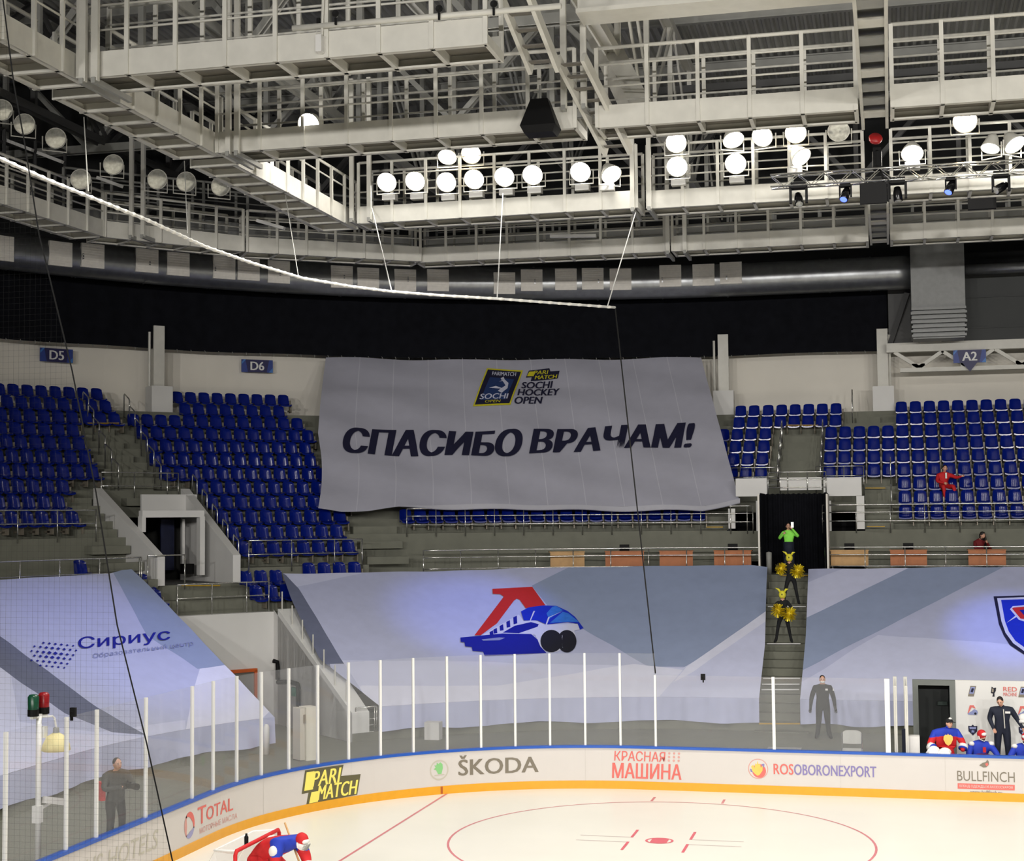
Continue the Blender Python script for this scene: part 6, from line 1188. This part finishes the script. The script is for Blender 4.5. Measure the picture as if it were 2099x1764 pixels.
c = AX(115, 1523, -9.75); g = thing('dome_lamp', 'cream dome lamp hanging beside the goal-light pole', 'lamp', c-V(0, 0, .25)); mb = MB(); mb.lathe([(.0, .2), (.06, .19), (.17, .12), (.24, -.02), (.255, -.12), (.235, -.13), (.22, -.02), (.15, .1), (0, .17)], c, (0, 0, 1), 20); part('shade', mb, mat('cream_shade', (238, 226, 160), .6, 0, .03), g, True); mb = MB(); mb.lathe([(0, .3), (.05, .28), (.06, .18), (0, .18)], c, (0, 0, 1), 12); part('socket', mb, 'steel_grey', g); mb = MB(); mb.tube([c+V(0, 0, .28), c+V(0, -.06, .46), c+V(0, -.12, .5), V(x, y+.05, c.z+.48)], .018, 6); part('arm', mb, 'white_paint', g)
c = AX(110, 1641, -9.9); mb = MB(); mb.beam(c+V(-.05, -.22, .06), c+V(.05, .22, -.05), .12, .12); mb.beam(V(x, y, c.z-.1), c, .04, .04); solo('security_camera', mb, 'wall_white', 'white security camera on the goal-light pole', 'camera')
# press desks
def desk(px0, px1, m, label, R=20.75):
    a, b = AR(px0, 1145, R), AR(px1, 1145, R); s0, s1 = RS(a)[1], RS(b)[1]; sm = (s0+s1)/2; c = PT(sm, R, 0); wd = (PT(s0, R, 0)-PT(s1, R, 0)).length; rz = ROT(sm); g = thing('press_desk', label, 'desk', V(c.x, c.y, 4.85), 'press desks behind the rail'); o_ = OUT(sm)
    mb = MB(); mb.box(V(c.x, c.y, 5.38), (wd, .03, .52), 0, rz); part('front_panel', mb, m, g); mb = MB(); mb.box(V(c.x, c.y, 5.66)+o_*.28, (wd+.04, .6, .03), 0, rz); part('desk_top', mb, m, g)
    ax = V(math.cos(rz), math.sin(rz), 0)
    for k in (-1, 1): mb = MB(); mb.box(V(c.x, c.y, 5.25)+ax*k*(wd/2-.05)+o_*.3, (.05, .5, .79), 0, rz); part('leg', mb, 'steel_grey', g)
    return c, o_, rz
def laptop(c, o_, rz, label): mb = MB(); q = V(c.x, c.y, 5.69)+o_*.25; mb.box(q, (.34, .24, .02), 0, rz); mb.box(q-o_*.12+V(0, 0, .1), (.34, .02, .22), 0, rz); solo('laptop', mb, 'black', label, 'laptop', 'black laptops on the press desks')
desk(1128, 1198, 'wood_tan', 'pale tan press desk, leftmost under the grey banner'); r_ = desk(1241, 1320, 'wood_orange', 'orange-brown press desk right of the leftmost pale one'); laptop(*r_, 'black laptop on the orange desk beside the leftmost pale desk'); desk(1352, 1420, 'wood_orange', 'orange-brown press desk second left of the black doorway'); r_ = desk(1470, 1546, 'wood_orange', 'orange-brown press desk just left of the black doorway'); laptop(*r_, 'black laptop on the desk just left of the doorway')
r_ = desk(1703, 1780, 'wood_tan', 'pale tan press desk just right of the black doorway'); laptop(*r_, 'black laptop on the pale desk right of the doorway'); r_ = desk(1825, 1900, 'wood_orange', 'orange-brown press desk between pale desk and long-haired person'); laptop(*r_, 'black laptop on the orange desk under the A2 seats'); desk(1985, 2062, 'wood_orange', 'orange-brown press desk of the person with long dark hair')
# black doorway drape
mb = MB(); x0, x1 = .62, 2.78
def dr(u, v):
    k = u*8.0
    if k < 2.0: x, y = x0, 14.0+k*.95
    elif k < 6.0: x, y = x0+(x1-x0)*(k-2)/4, 15.9
    else: x, y = x1, 15.9-(k-6)*.95
    w_ = .035*math.sin(u*150); return (x+(w_ if k < 2 or k >= 6 else 0), y+(w_ if 2 <= k < 6 else 0), 7.6-2.73*v+.03*abs(math.sin(u*75))*(1-v))
mb.grid(dr, 200, 6); a, b = mb.bounds(); tag(mesh_obj('doorway_drape', mb, 'drape_black', ((a.x+b.x)/2, (a.y+b.y)/2, a.z), True), 'tall black drape lining the doorway above the centre stairs', 'drape')
mb = MB(); mb.box((x0-.06, 14.6, 6.2), (.06, 1.3, 2.75)); mb.box((x1+.06, 14.6, 6.2), (.06, 1.3, 2.75)); struct('wall_doorway_cheek', mb, 'wall_paint')
mb = MB(); mb.lathe([(0, 0), (.09, 0), (.1, .75), (0, .78)], PT(.84, 20.6, 4.85), (0, 0, 1), 12); solo('grey_cylinder', mb, 'steel_grey', 'grey cylinder bin at the left side of the black doorway', 'bin', smooth=True)
